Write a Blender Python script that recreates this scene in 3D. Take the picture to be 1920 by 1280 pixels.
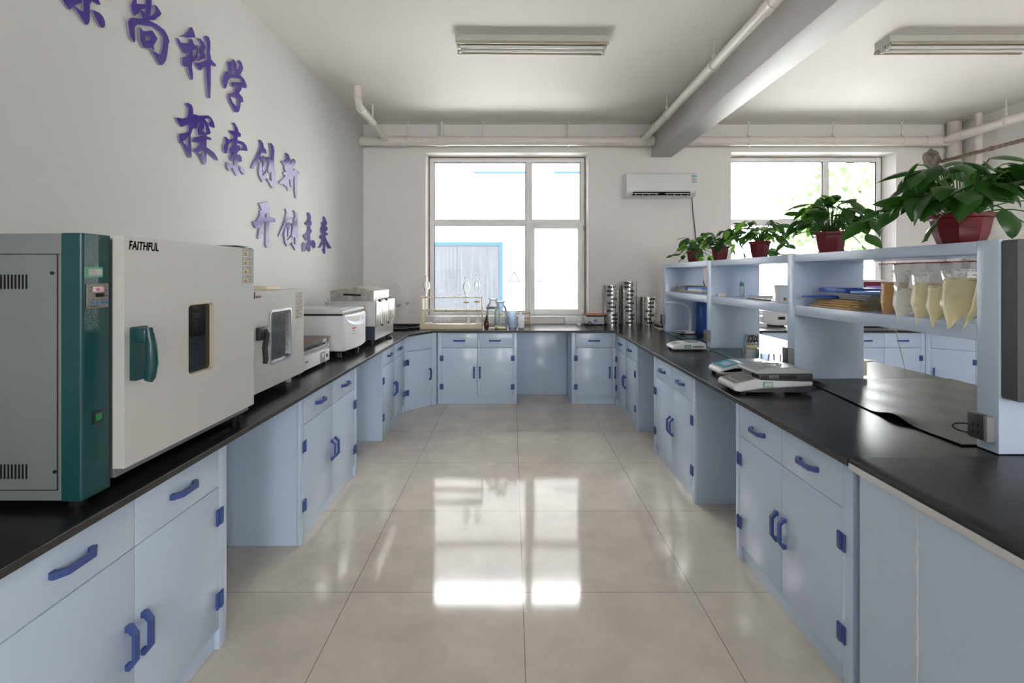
import bpy, bmesh, math, random
from mathutils import Vector, Matrix
from mathutils.geometry import tessellate_polygon

for o in list(bpy.data.objects):
    bpy.data.objects.remove(o)
S = bpy.context.scene
COL = S.collection
PI = math.pi
F, VX, VY, EYE = 931.5, 960.0, 515.0, 1.48      # focal length in px, vanishing point, eye height

# ---------------------------------------------------------------- camera
cam = bpy.data.cameras.new('camera')
cam.sensor_width = 36.0
cam.lens = F / 1920 * 36
cam.shift_y = -(640 - VY) / 1920
cam.clip_start = 0.05
camo = bpy.data.objects.new('camera', cam)
camo.location = (0, 0, EYE)
camo.rotation_euler = (PI / 2, 0, 0)
COL.objects.link(camo)
S.camera = camo

# ---------------------------------------------------------------- light
W = bpy.data.worlds.new('sky')
S.world = W
W.use_nodes = True
bgn = W.node_tree.nodes['Background']
bgn.inputs[0].default_value = (0.96, 0.98, 1.0, 1)
bgn.inputs[1].default_value = 15.0
sun = bpy.data.lights.new('sun', 'SUN')
sun.energy = 24.0
sun.angle = 0.03
sun.color = (1, 0.96, 0.9)
suno = bpy.data.objects.new('sun', sun)
suno.rotation_euler = Vector((-.75, .008, -.65)).to_track_quat('-Z', 'Y').to_euler()
COL.objects.link(suno)
for x0, x1, py_, pz, ph, dr in ((-1.127, 0.995, 6.835, 1.995, 2.15, -1), (2.86, 5.01, 6.835, 1.995, 2.15, -1), (.3, 1.5, -6.64, 2.05, 1.7, 1), (3.1, 4.3, -6.64, 2.05, 1.7, 1)):  # last two serve the added windows behind the camera
    L = bpy.data.lights.new('daylight_portal', 'AREA')
    L.shape = 'RECTANGLE'
    L.size = x1 - x0
    L.size_y = ph
    L.cycles.is_portal = True
    o = bpy.data.objects.new('daylight_portal', L)
    o.location = ((x0 + x1) / 2, py_, pz)
    o.rotation_euler = (dr * PI / 2, 0, 0)
    COL.objects.link(o)
S.view_settings.view_transform = 'Standard'
S.view_settings.look = 'None'
S.view_settings.gamma = 1
S.view_settings.use_curve_mapping = False
S.view_settings.exposure = 1.0
S.cycles.use_denoising = True
S.cycles.max_bounces = 14
S.cycles.diffuse_bounces = 8
S.cycles.transparent_max_bounces = 24
S.cycles.sample_clamp_indirect = 8

# ---------------------------------------------------------------- materials
def lin(c):
    return tuple((v / 12.92 if v <= 0.04045 else ((v + 0.055) / 1.055) ** 2.4) for v in c)

def mat(name, col, rough=0.5, metal=0.0, spec=0.5, noise=0.0, nscale=6.0, bump=0.0, bscale=40.0, coat=0.0, stretch=None, trans=0.0, ior=1.45, sheen=0.0):
    m = bpy.data.materials.new(name)
    m.use_nodes = True
    nt = m.node_tree
    b = nt.nodes['Principled BSDF']
    c = (*col, 1)
    b.inputs['Base Color'].default_value = c
    b.inputs['Roughness'].default_value = rough
    b.inputs['Metallic'].default_value = metal
    b.inputs['Specular IOR Level'].default_value = spec
    b.inputs['Coat Weight'].default_value = coat
    b.inputs['Coat Roughness'].default_value = 0.05
    b.inputs['Transmission Weight'].default_value = trans
    b.inputs['IOR'].default_value = ior
    if noise or bump:
        tc = nt.nodes.new('ShaderNodeTexCoord')
        src = tc.outputs['Object']
        if stretch:
            mp = nt.nodes.new('ShaderNodeMapping')
            mp.inputs['Scale'].default_value = stretch
            nt.links.new(src, mp.inputs[0])
            src = mp.outputs[0]
    if noise:
        n = nt.nodes.new('ShaderNodeTexNoise')
        n.inputs['Scale'].default_value = nscale
        n.inputs['Detail'].default_value = 5
        r = nt.nodes.new('ShaderNodeValToRGB')
        r.color_ramp.elements[0].position = 0.3
        r.color_ramp.elements[1].position = 0.7
        r.color_ramp.elements[0].color = (*[v * (1 - noise) for v in col], 1)
        r.color_ramp.elements[1].color = (*[min(1, v * (1 + noise)) for v in col], 1)
        nt.links.new(src, n.inputs['Vector'])
        nt.links.new(n.outputs[0], r.inputs[0])
        nt.links.new(r.outputs[0], b.inputs['Base Color'])
    if bump:
        n2 = nt.nodes.new('ShaderNodeTexNoise')
        n2.inputs['Scale'].default_value = bscale
        n2.inputs['Detail'].default_value = 3
        bp = nt.nodes.new('ShaderNodeBump')
        bp.inputs['Strength'].default_value = bump
        bp.inputs['Distance'].default_value = 0.01
        nt.links.new(src, n2.inputs['Vector'])
        nt.links.new(n2.outputs[0], bp.inputs['Height'])
        nt.links.new(bp.outputs[0], b.inputs['Normal'])
    return m

def clear(name, tint=(1, 1, 1), amount=0.92, rough=0.02, body=None):
    # thin clear sheet: lets light straight through, keeps a fresnel reflection
    m = bpy.data.materials.new(name)
    m.use_nodes = True
    nt = m.node_tree
    nt.nodes.clear()
    out = nt.nodes.new('ShaderNodeOutputMaterial')
    tr = nt.nodes.new('ShaderNodeBsdfTransparent')
    tr.inputs[0].default_value = (*tint, 1)
    gl = nt.nodes.new('ShaderNodeBsdfGlossy')
    gl.inputs['Roughness'].default_value = rough
    fr = nt.nodes.new('ShaderNodeFresnel')
    fr.inputs[0].default_value = 1.45
    mx = nt.nodes.new('ShaderNodeMixShader')
    nt.links.new(fr.outputs[0], mx.inputs[0])
    nt.links.new(tr.outputs[0], mx.inputs[1])
    nt.links.new(gl.outputs[0], mx.inputs[2])
    last = mx
    if body:
        dfa = nt.nodes.new('ShaderNodeBsdfDiffuse')
        dfa.inputs[0].default_value = (*body, 1)
        tl = nt.nodes.new('ShaderNodeBsdfTranslucent')
        tl.inputs[0].default_value = (*body, 1)
        df = nt.nodes.new('ShaderNodeMixShader')
        df.inputs[0].default_value = 0.6
        nt.links.new(dfa.outputs[0], df.inputs[1])
        nt.links.new(tl.outputs[0], df.inputs[2])
        m2 = nt.nodes.new('ShaderNodeMixShader')
        m2.inputs[0].default_value = 1 - amount
        nt.links.new(mx.outputs[0], m2.inputs[1])
        nt.links.new(df.outputs[0], m2.inputs[2])
        last = m2
    nt.links.new(last.outputs[0], out.inputs[0])
    return m

M = {}
M['wall'] = mat('wall_paint', (0.79, 0.77, 0.75), 0.6, noise=0.02, nscale=1.5, bump=0.06, bscale=14)
M['walltoned'] = mat('wall_paint_toned_down', (0.645, 0.65, 0.635), 0.6, noise=0.02, nscale=1.5, bump=0.06, bscale=14)  # wall paint again, darkened to offset too much light on the left wall
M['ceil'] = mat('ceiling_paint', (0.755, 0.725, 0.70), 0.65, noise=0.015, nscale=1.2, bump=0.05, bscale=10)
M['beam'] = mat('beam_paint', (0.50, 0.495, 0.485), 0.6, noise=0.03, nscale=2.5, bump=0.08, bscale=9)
M['cab'] = mat('cabinet_pale_blue_plastic', (0.56, 0.675, 0.83), 0.22, spec=0.5, noise=0.012, nscale=3, bump=0.02, bscale=5)
M['gapshade'] = mat('cabinet_gap_shade', (0.05, 0.06, 0.07), 0.7)  # dark backing colour, shade of the door gaps painted in
M['blue'] = mat('blue_handle_plastic', (0.055, 0.095, 0.30), 0.35, noise=0.05, nscale=30)
M['top'] = mat('black_worktop', (0.012, 0.012, 0.0135), 0.26, spec=0.34, noise=0.15, nscale=40, bump=0.02, bscale=60)
M['edge'] = mat('worktop_edge', (0.038, 0.034, 0.032), 0.4, noise=0.3, nscale=30, stretch=(1, 1, 8))
M['rubber'] = mat('black_rubber_sheet', (0.022, 0.021, 0.021), 0.3, spec=0.4, noise=0.3, nscale=8, bump=0.12, bscale=6)
M['whiteboard'] = mat('white_plastic_edge', (0.66, 0.66, 0.66), 0.4, noise=0.02)
M['upvc'] = mat('window_plastic', (0.84, 0.84, 0.83), 0.35, noise=0.02)
M['gasket'] = mat('window_gasket', (0.04, 0.04, 0.04), 0.7)
M['foam'] = mat('old_sealant_foam', (0.22, 0.16, 0.10), 0.9, noise=0.4, nscale=30)
M['glass'] = clear('window_glass')
M['pipe'] = mat('cream_pipe_plastic', (0.74, 0.70, 0.64), 0.35, noise=0.02, nscale=8)
M['rust'] = mat('rusty_steel', (0.22, 0.16, 0.12), 0.7, noise=0.5, nscale=40)
M['plaster'] = mat('broken_plaster', (0.23, 0.20, 0.165), 0.95, noise=0.5, nscale=18, bump=0.9, bscale=22)
M['purple'] = mat('purple_acrylic', (0.052, 0.018, 0.27), 0.14, spec=0.5, noise=0.05, nscale=9, bump=0.06, bscale=14)
M['edgeglint'] = mat('acrylic_edge_glint', (0.30, 0.27, 0.42), 0.12, spec=0.7)  # side faces lightened, white glints on the edges put into the colour
M['white'] = mat('white_enamel', (0.72, 0.73, 0.74), 0.3, noise=0.015)
M['oven'] = mat('grey_white_powder_coat', (0.58, 0.58, 0.56), 0.42, noise=0.02, nscale=4, bump=0.08, bscale=240)
M['ovengrey'] = mat('grey_enamel', (0.17, 0.19, 0.195), 0.4, noise=0.02, nscale=4, bump=0.05, bscale=240)
M['teal'] = mat('teal_enamel', (0.008, 0.064, 0.070), 0.22, noise=0.05, nscale=5, bump=0.08, bscale=160)
M['tealdark'] = mat('teal_plastic', (0.007, 0.055, 0.058), 0.3)
M['tealtext'] = mat('teal_print', (0.04, 0.21, 0.20), 0.5)
M['black'] = mat('black_plastic', (0.012, 0.012, 0.013), 0.4)
M['blackmatt'] = mat('black_opening', (0.004, 0.004, 0.004), 0.9)
M['darkglass'] = mat('dark_oven_glass', (0.012, 0.014, 0.016), 0.05, spec=0.7)
M['greyglass'] = mat('dusty_oven_glass', (0.05, 0.065, 0.07), 0.1, spec=0.7, noise=0.3, nscale=40)
M['beige'] = mat('beige_seal', (0.55, 0.48, 0.36), 0.5)
M['silver'] = mat('silver_trim', (0.62, 0.63, 0.64), 0.25, metal=0.7)
M['steel'] = mat('stainless_steel', (0.60, 0.59, 0.56), 0.28, metal=1.0, noise=0.06, nscale=5, bump=0.03, bscale=8)
M['steeldull'] = mat('dull_stainless_steel', (0.42, 0.39, 0.36), 0.45, metal=0.85, noise=0.25, nscale=18)
M['sieve'] = mat('polished_sieve_steel', (0.66, 0.65, 0.63), 0.2, metal=1.0)
M['darkgrey'] = mat('dark_grey_plastic', (0.045, 0.047, 0.054), 0.4, noise=0.05)
M['midgrey'] = mat('mid_grey_plastic', (0.24, 0.25, 0.26), 0.45)
M['ltgrey'] = mat('light_grey_plastic', (0.56, 0.58, 0.58), 0.4)
M['lidgrey'] = mat('grey_green_lid', (0.36, 0.39, 0.39), 0.35)
M['navy'] = mat('dark_navy_paint', (0.045, 0.055, 0.085), 0.4)
M['panelblue'] = mat('pale_blue_control_panel', (0.52, 0.62, 0.86), 0.3)
M['platebrown'] = mat('brown_heating_plate', (0.16, 0.11, 0.085), 0.6, noise=0.25, nscale=20)
M['plateside'] = mat('dark_plate_side', (0.10, 0.10, 0.105), 0.5, noise=0.2, nscale=15)
M['copper'] = mat('copper_coil', (0.62, 0.28, 0.16), 0.4, metal=0.6)
M['sticker'] = mat('warning_sticker_paper', (0.55, 0.55, 0.54), 0.5)
M['yellow'] = mat('warning_yellow', (0.60, 0.36, 0.02), 0.5)
M['ink'] = mat('black_print', (0.02, 0.02, 0.02), 0.6)
M['greylines'] = mat('grey_print', (0.16, 0.16, 0.16), 0.6)
M['greenlabel'] = mat('green_label', (0.10, 0.36, 0.20), 0.4)
M['paper'] = mat('paper_white', (0.74, 0.74, 0.72), 0.7, noise=0.03)
M['kraft'] = mat('kraft_paper', (0.46, 0.31, 0.13), 0.7, noise=0.12, nscale=12)
M['greypaper'] = mat('grey_paper_stack', (0.30, 0.30, 0.31), 0.7, noise=0.2, nscale=60)
M['bluefile'] = mat('blue_folder', (0.035, 0.12, 0.50), 0.35, noise=0.05)
M['skyfile'] = mat('light_blue_folder', (0.12, 0.32, 0.72), 0.35)
M['panelface'] = mat('instrument_face', (0.23, 0.22, 0.19), 0.35)
M['red'] = mat('red_print', (0.55, 0.02, 0.03), 0.5)
M['bluebtn'] = mat('blue_button', (0.03, 0.17, 0.42), 0.4)
M['pink'] = mat('pink_display', (0.72, 0.36, 0.50), 0.2)
M['digits'] = mat('yellow_digits', (0.62, 0.60, 0.2), 0.4)
M['greenlamp'] = mat('green_switch', (0.01, 0.20, 0.05), 0.2)
M['cream'] = mat('cream_plastic', (0.80, 0.72, 0.56), 0.4, noise=0.04)
M['wood'] = mat('pale_wood', (0.50, 0.29, 0.10), 0.5, noise=0.2, nscale=20)
M['amber'] = mat('amber_glass', (0.10, 0.022, 0.012), 0.1, spec=0.7)
M['labglass'] = clear('lab_glass', tint=(0.985, 0.995, 0.99), amount=0.88, rough=0.03, body=(0.85, 0.88, 0.87))
M['greyjar'] = clear('thick_jar_glass', tint=(0.95, 0.97, 0.965), amount=0.80, rough=0.04, body=(0.55, 0.62, 0.62))
M['bluewater'] = clear('cloudy_blue_plastic', tint=(0.88, 0.94, 1.0), amount=0.55, rough=0.15, body=(0.80, 0.87, 0.98))
M['plate_glass'] = clear('green_plate_glass', tint=(0.80, 0.93, 0.90), amount=0.93, rough=0.01, body=(0.20, 0.42, 0.40))
M['glassedge'] = mat('green_glass_edge', (0.03, 0.24, 0.21), 0.1)
M['milky'] = mat('milky_plastic', (0.82, 0.83, 0.84), 0.35)
M['film'] = clear('clear_plastic_film', tint=(0.97, 0.97, 0.97), amount=0.78, rough=0.12, body=(0.9, 0.9, 0.89))
M['powyel'] = mat('pale_yellow_powder', (0.76, 0.70, 0.43), 0.7, noise=0.06, nscale=14, coat=0.6)
M['powora'] = mat('orange_brown_powder', (0.50, 0.285, 0.09), 0.7, noise=0.08, nscale=14, coat=0.5)
M['powwhi'] = mat('off_white_powder', (0.68, 0.68, 0.64), 0.7, noise=0.05, nscale=14, coat=0.6)
M['ziplock'] = mat('red_zip_strip', (0.45, 0.05, 0.08), 0.5)
M['pot'] = mat('maroon_glazed_pot', (0.17, 0.012, 0.022), 0.18, spec=0.6, noise=0.08, nscale=8)
M['soil'] = mat('potting_soil', (0.03, 0.02, 0.014), 0.95, noise=0.4, nscale=60, bump=0.5, bscale=80)
M['leaf'] = mat('pothos_leaf', (0.018, 0.070, 0.010), 0.30, spec=0.5, noise=0.35, nscale=10)
M['leaflt'] = mat('young_pothos_leaf', (0.13, 0.33, 0.035), 0.35, spec=0.5, noise=0.25, nscale=10)
M['stem'] = mat('plant_stem', (0.07, 0.17, 0.03), 0.5)
M['peg'] = mat('dark_grey_pegboard', (0.085, 0.088, 0.092), 0.42, noise=0.05)
M['straw'] = mat('dry_straw', (0.56, 0.47, 0.26), 0.8, noise=0.15, nscale=30)
M['bristle'] = mat('grey_bristle', (0.25, 0.22, 0.15), 0.9)
M['maroonbox'] = mat('maroon_plastic', (0.16, 0.012, 0.03), 0.4)
M['violet'] = mat('violet_screen', (0.30, 0.20, 0.72), 0.3)
M['lampbody'] = mat('fixture_enamel', (0.56, 0.555, 0.51), 0.4, noise=0.05)
M['lampwing'] = mat('yellowed_reflector', (0.46, 0.42, 0.32), 0.45, noise=0.06)
M['tube'] = mat('fluorescent_tube_glass', (0.80, 0.80, 0.78), 0.15)
M['cyan'] = mat('cyan_energy_label', (0.09, 0.42, 0.52), 0.5)
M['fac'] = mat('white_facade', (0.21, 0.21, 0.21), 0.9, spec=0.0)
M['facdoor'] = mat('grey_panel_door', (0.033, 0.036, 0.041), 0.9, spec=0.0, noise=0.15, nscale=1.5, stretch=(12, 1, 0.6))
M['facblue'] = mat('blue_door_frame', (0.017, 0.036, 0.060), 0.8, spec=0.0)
M['ground'] = mat('concrete_yard', (0.55, 0.54, 0.52), 0.9)
M['treeleaf'] = mat('tree_foliage', (0.085, 0.15, 0.055), 0.8, noise=0.3, nscale=3)
M['bark'] = mat('tree_bark', (0.12, 0.09, 0.07), 0.9)
M['leafygrey'] = mat('grey_sign_paint', (0.012, 0.012, 0.013), 0.9)

def translucent(m, col, f):
    # let some light through a thin or milky body
    nt = m.node_tree
    b_ = nt.nodes['Principled BSDF']
    out = [n for n in nt.nodes if n.type == 'OUTPUT_MATERIAL'][0]
    t = nt.nodes.new('ShaderNodeBsdfTranslucent')
    t.inputs[0].default_value = (*col, 1)
    x = nt.nodes.new('ShaderNodeMixShader')
    x.inputs[0].default_value = f
    nt.links.new(b_.outputs[0], x.inputs[1])
    nt.links.new(t.outputs[0], x.inputs[2])
    nt.links.new(x.outputs[0], out.inputs[0])
translucent(M['leaf'], (0.09, 0.33, 0.03), 0.14)
translucent(M['leaflt'], (0.34, 0.70, 0.08), 0.35)
M['creamt'] = mat('cream_rack_plastic', (0.80, 0.74, 0.60), 0.4, noise=0.03)
translucent(M['creamt'], (0.95, 0.87, 0.70), 0.35)
M['milkt'] = mat('milky_bottle_plastic', (0.85, 0.86, 0.88), 0.35)
translucent(M['milkt'], (0.95, 0.96, 1.0), 0.5)

def floor_mat():
    m = bpy.data.materials.new('polished_floor_tiles')
    m.use_nodes = True
    nt = m.node_tree
    b = nt.nodes['Principled BSDF']
    tc = nt.nodes.new('ShaderNodeTexCoord')
    mp = nt.nodes.new('ShaderNodeMapping')
    mp.inputs['Location'].default_value = (-0.05 + 8.0, -2.317 + 8.0, 0)
    nt.links.new(tc.outputs['Object'], mp.inputs[0])
    br = nt.nodes.new('ShaderNodeTexBrick')
    br.offset = 0.0
    br.inputs['Scale'].default_value = 1.0
    br.inputs['Brick Width'].default_value = 0.8
    br.inputs['Row Height'].default_value = 0.8
    br.inputs['Mortar Size'].default_value = 0.0016
    br.inputs['Mortar Smooth'].default_value = 0.2
    br.inputs['Bias'].default_value = 0
    br.inputs['Color1'].default_value = (0.63, 0.578, 0.505, 1)
    br.inputs['Color2'].default_value = (0.655, 0.603, 0.53, 1)
    br.inputs['Mortar'].default_value = (0.20, 0.17, 0.14, 1)
    nt.links.new(mp.outputs[0], br.inputs['Vector'])
    n = nt.nodes.new('ShaderNodeTexNoise')
    n.inputs['Scale'].default_value = 3.5
    n.inputs['Detail'].default_value = 8
    n.inputs['Roughness'].default_value = 0.65
    nt.links.new(tc.outputs['Object'], n.inputs['Vector'])
    r = nt.nodes.new('ShaderNodeValToRGB')
    r.color_ramp.elements[0].position = 0.35
    r.color_ramp.elements[0].color = (0.86, 0.86, 0.86, 1)
    r.color_ramp.elements[1].position = 0.65
    r.color_ramp.elements[1].color = (1.06, 1.05, 1.03, 1)
    nt.links.new(n.outputs[0], r.inputs[0])
    mx = nt.nodes.new('ShaderNodeMixRGB')
    mx.blend_type = 'MULTIPLY'
    mx.inputs[0].default_value = 1
    nt.links.new(br.outputs['Color'], mx.inputs[1])
    nt.links.new(r.outputs[0], mx.inputs[2])
    nt.links.new(mx.outputs[0], b.inputs['Base Color'])
    b.inputs['Roughness'].default_value = 0.075
    b.inputs['Specular IOR Level'].default_value = 0.30
    n3 = nt.nodes.new('ShaderNodeTexNoise')
    n3.inputs['Scale'].default_value = 2.2
    nt.links.new(tc.outputs['Object'], n3.inputs['Vector'])
    bp = nt.nodes.new('ShaderNodeBump')
    bp.inputs['Strength'].default_value = 0.05
    bp.inputs['Distance'].default_value = 0.01
    nt.links.new(n3.outputs[0], bp.inputs['Height'])
    nt.links.new(bp.outputs[0], b.inputs['Normal'])
    return m
M['floor'] = floor_mat()

# ---------------------------------------------------------------- helpers
WM = {}

def P(px, py, Y):                    # picture point at depth Y
    return Vector(((px - VX) / F * Y, Y, EYE - (py - VY) / F * Y))

def PX(px, py, X):                   # picture point on a plane X = const
    return P(px, py, X * F / (px - VX))

class MB:
    def __init__(s):
        s.v, s.f, s.m = [], [], []

    def add(s, verts, faces, mi=0):
        n = len(s.v)
        s.v += [Vector(v) for v in verts]
        for f in faces:
            s.f.append([i + n for i in f])
            s.m.append(mi)
        return s

    def box(s, x0, x1, y0, y1, z0, z1, mi=0, bev=0.0, mx=None, seg=2):
        if bev > 0:
            bm = bmesh.new()
            bmesh.ops.create_cube(bm, size=1.0)
            for v in bm.verts:
                v.co = Vector(((x0 + x1) / 2 + v.co.x * (x1 - x0), (y0 + y1) / 2 + v.co.y * (y1 - y0), (z0 + z1) / 2 + v.co.z * (z1 - z0)))
            bmesh.ops.bevel(bm, geom=bm.edges[:], offset=bev, segments=seg, profile=0.5, affect='EDGES')
            s.bm(bm, mi, mx)
            bm.free()
            return s
        V = [(x0, y0, z0), (x1, y0, z0), (x1, y1, z0), (x0, y1, z0), (x0, y0, z1), (x1, y0, z1), (x1, y1, z1), (x0, y1, z1)]
        if mx is not None:
            V = [mx @ Vector(v) for v in V]
        return s.add(V, [(0, 3, 2, 1), (4, 5, 6, 7), (0, 1, 5, 4), (1, 2, 6, 5), (2, 3, 7, 6), (3, 0, 4, 7)], mi)

    def bm(s, bm, mi=0, mx=None):
        bm.verts.index_update()
        V = [(mx @ v.co) if mx is not None else v.co.copy() for v in bm.verts]
        return s.add(V, [[v.index for v in f.verts] for f in bm.faces], mi)

    def cyl(s, p0, p1, r0, r1=None, seg=16, mi=0, caps=True):
        r1 = r0 if r1 is None else r1
        p0, p1 = Vector(p0), Vector(p1)
        q = (p1 - p0).to_track_quat('Z', 'Y').to_matrix()
        V = []
        for p, r in ((p0, r0), (p1, r1)):
            for i in range(seg):
                a = 2 * PI * i / seg
                V.append(p + q @ Vector((math.cos(a) * r, math.sin(a) * r, 0)))
        Fc = [(i, (i + 1) % seg, seg + (i + 1) % seg, seg + i) for i in range(seg)]
        if caps:
            Fc += [list(range(seg - 1, -1, -1)), list(range(seg, 2 * seg))]
        return s.add(V, Fc, mi)

    def tube(s, path, r, seg=10, mi=0, caps=True, flat=None):
        path = [Vector(p) for p in path]
        n = len(path)
        V = []
        prev = None
        for k, p in enumerate(path):
            t = (path[min(k + 1, n - 1)] - path[max(k - 1, 0)]).normalized()
            if prev is None:
                a = t.orthogonal().normalized()
            else:
                a = (prev - t * prev.dot(t))
                a = a.normalized() if a.length > 1e-6 else t.orthogonal().normalized()
            prev = a
            b = t.cross(a)
            rr = r[k] if isinstance(r, (list, tuple)) else r
            for i in range(seg):
                an = 2 * PI * i / seg
                V.append(p + a * math.cos(an) * rr + b * math.sin(an) * rr)
        Fc = []
        for k in range(n - 1):
            for i in range(seg):
                j = (i + 1) % seg
                Fc.append((k * seg + i, k * seg + j, (k + 1) * seg + j, (k + 1) * seg + i))
        if caps:
            Fc += [list(range(seg - 1, -1, -1)), list(range((n - 1) * seg, n * seg))]
        return s.add(V, Fc, mi)

    def lathe(s, prof, c=(0, 0, 0), seg=24, mi=0, sx=1.0, sy=1.0, close=True):
        c = Vector(c)
        V, Fc = [], []
        n = len(prof)
        for r, z in prof:
            for i in range(seg):
                a = 2 * PI * i / seg
                V.append(c + Vector((math.cos(a) * r * sx, math.sin(a) * r * sy, z)))
        for k in range(n - 1):
            for i in range(seg):
                j = (i + 1) % seg
                Fc.append((k * seg + i, k * seg + j, (k + 1) * seg + j, (k + 1) * seg + i))
        if close:
            if prof[0][0] > 1e-5:
                Fc.append(list(range(seg - 1, -1, -1)))
            if prof[-1][0] > 1e-5:
                Fc.append(list(range((n - 1) * seg, n * seg)))
        return s.add(V, Fc, mi)

    def prism(s, loops, fn, d0, d1, mi=0, mside=None):
        # loops: outline plus holes in 2-D; fn(u, v, d) -> 3-D point
        if not isinstance(loops[0][0], (tuple, list)):
            loops = [loops]
        mside = mi if mside is None else mside
        tri = tessellate_polygon([[Vector((u, v, 0)) for u, v in L] for L in loops])
        flat = [p for L in loops for p in L]
        n = len(flat)
        V = [fn(u, v, d0) for u, v in flat] + [fn(u, v, d1) for u, v in flat]
        s.add(V, [tuple(t) for t in tri] + [tuple(i + n for i in reversed(t)) for t in tri], mi)
        k = 0
        base = len(s.v) - 2 * n
        for L in loops:
            m_ = len(L)
            for i in range(m_):
                a, b = k + i, k + (i + 1) % m_
                s.f.append([base + a, base + b, base + n + b, base + n + a])
                s.m.append(mside)
            k += m_
        return s

    def build(s, name, mats, parent=None, world=False, smooth=30, fix=True):
        if not isinstance(mats, (list, tuple)):
            mats = [mats]
        me = bpy.data.meshes.new(name)
        V = s.v
        if parent is not None and world:
            inv = WM[parent.name].inverted()
            V = [inv @ v for v in V]
        me.from_pydata([tuple(v) for v in V], [], s.f)
        for m_ in mats:
            me.materials.append(M[m_] if isinstance(m_, str) else m_)
        me.polygons.foreach_set('material_index', s.m)
        if fix:
            bm = bmesh.new()
            bm.from_mesh(me)
            bmesh.ops.recalc_face_normals(bm, faces=bm.faces[:])
            bm.to_mesh(me)
            bm.free()
        if smooth:
            me.polygons.foreach_set('use_smooth', [True] * len(me.polygons))
            me.set_sharp_from_angle(angle=math.radians(smooth))
        me.update()
        o = bpy.data.objects.new(name, me)
        COL.objects.link(o)
        if parent is not None:
            o.parent = parent
            WM[o.name] = WM[parent.name]
        else:
            WM[o.name] = Matrix()
        return o

def tag(o, label=None, cat=None, group=None, kind=None):
    if label: o['label'] = label
    if cat: o['category'] = cat
    if group: o['group'] = group
    if kind: o['kind'] = kind
    return o

def thing(name, label, cat, loc=(0, 0, 0), rz=0.0, group=None):
    o = bpy.data.objects.new(name, None)
    o.empty_display_size = 0.05
    COL.objects.link(o)
    o.location = loc
    o.rotation_euler = (0, 0, rz)
    WM[o.name] = Matrix.Translation(Vector(loc)) @ Matrix.Rotation(rz, 4, 'Z')
    return tag(o, label, cat, group)

def struct(name, mb, mats, label=None, cat=None, **k):
    return tag(mb.build(name, mats, **k), label, cat, kind='structure')

def dup(root, loc, rz, label=None, group=None):
    r = root.copy()
    COL.objects.link(r)
    r.location = loc
    r.rotation_euler = (0, 0, rz)
    if label: r['label'] = label
    if group: r['group'] = group
    for ch in list(root.children):
        c = ch.copy()
        COL.objects.link(c)
        c.parent = r
        for g in list(ch.children):
            d = g.copy()
            COL.objects.link(d)
            d.parent = c
    return r

def text_mesh(name, body, size, fn, matn, parent, world=False, depth=0.001, bold=0.0, shear=0.0, xs=1.0):
    cu = bpy.data.curves.new('txt', 'FONT')
    cu.body = body
    cu.size = size
    cu.offset = bold
    cu.shear = shear
    cu.extrude = depth / 2
    to = bpy.data.objects.new('txt', cu)
    COL.objects.link(to)
    dg = bpy.context.evaluated_depsgraph_get()
    me = bpy.data.meshes.new_from_object(to.evaluated_get(dg))
    mb = MB()
    mb.add([fn(v.co.x * xs, v.co.y, v.co.z) for v in me.vertices], [list(p.vertices) for p in me.polygons])
    bpy.data.objects.remove(to)
    bpy.data.curves.remove(cu)
    bpy.data.meshes.remove(me)
    return mb.build(name, matn, parent, world=world, smooth=0)

# ================================================================= THE ROOM
XL, XR, YB, YN, ZC = -1.94, 5.78, 6.48, -6.5, 3.44
W1 = (-1.127, 0.995, 0.925, 3.073)
W2 = (2.86, 5.01, 0.925, 3.08)
struct('floor', MB().box(XL - .3, XR + .3, YN - .3, YB + .345, -0.12, 0.0), 'floor', smooth=0)
struct('ceiling', MB().box(XL - .3, XR + .3, YN - .3, YB + .345, ZC, ZC + 0.2), 'ceil', smooth=0)
struct('wall_left', MB().box(XL - .25, XL, YN - .25, YB + .345, 0, ZC), 'walltoned', smooth=0)
struct('wall_right', MB().box(XR, XR + .25, YN - .25, YB + .345, 0, ZC), 'wall', smooth=0)
b = MB()
b.box(XL, .3, YN - .13, YN, 0, ZC).box(1.5, 3.1, YN - .13, YN, 0, ZC).box(4.3, XR, YN - .13, YN, 0, ZC)
for xa, xb in ((.3, 1.5), (3.1, 4.3)):  # openings for the two added fill windows
    b.box(xa, xb, YN - .13, YN, 0, 1.2).box(xa, xb, YN - .13, YN, 2.9, ZC)
struct('wall_rear', b, 'wall', smooth=0)
for k, (xa, xb) in enumerate(((.3, 1.5), (3.1, 4.3))):  # unseen windows behind the camera, added to brighten the surfaces facing it
    b = MB()
    yy = (YN - .11, YN - .05)
    b.box(xa, xa + .06, *yy, 1.2, 2.9).box(xb - .06, xb, *yy, 1.2, 2.9).box(xa, xb, *yy, 1.2, 1.26).box(xa, xb, *yy, 2.84, 2.9).box((xa + xb) / 2 - .035, (xa + xb) / 2 + .035, *yy, 1.2, 2.9)
    struct('window_%d' % (k + 3), b, 'upvc', smooth=0)
b = MB()
y0, y1 = YB, YB + .345
b.box(XL, W1[0], y0, y1, 0, ZC).box(W1[1], W2[0], y0, y1, 0, ZC).box(W2[1], XR, y0, y1, 0, ZC)
for w in (W1, W2):
    b.box(w[0], w[1], y0, y1, 0, w[2]).box(w[0], w[1], y0, y1, w[3], ZC)
struct('wall_back', b, 'wall', smooth=0)
struct('trim_1', MB().box(1.816, 2.08, YN, YB, 3.01, ZC, bev=0.006), 'beam', 'plastered concrete beam under the ceiling')

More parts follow.
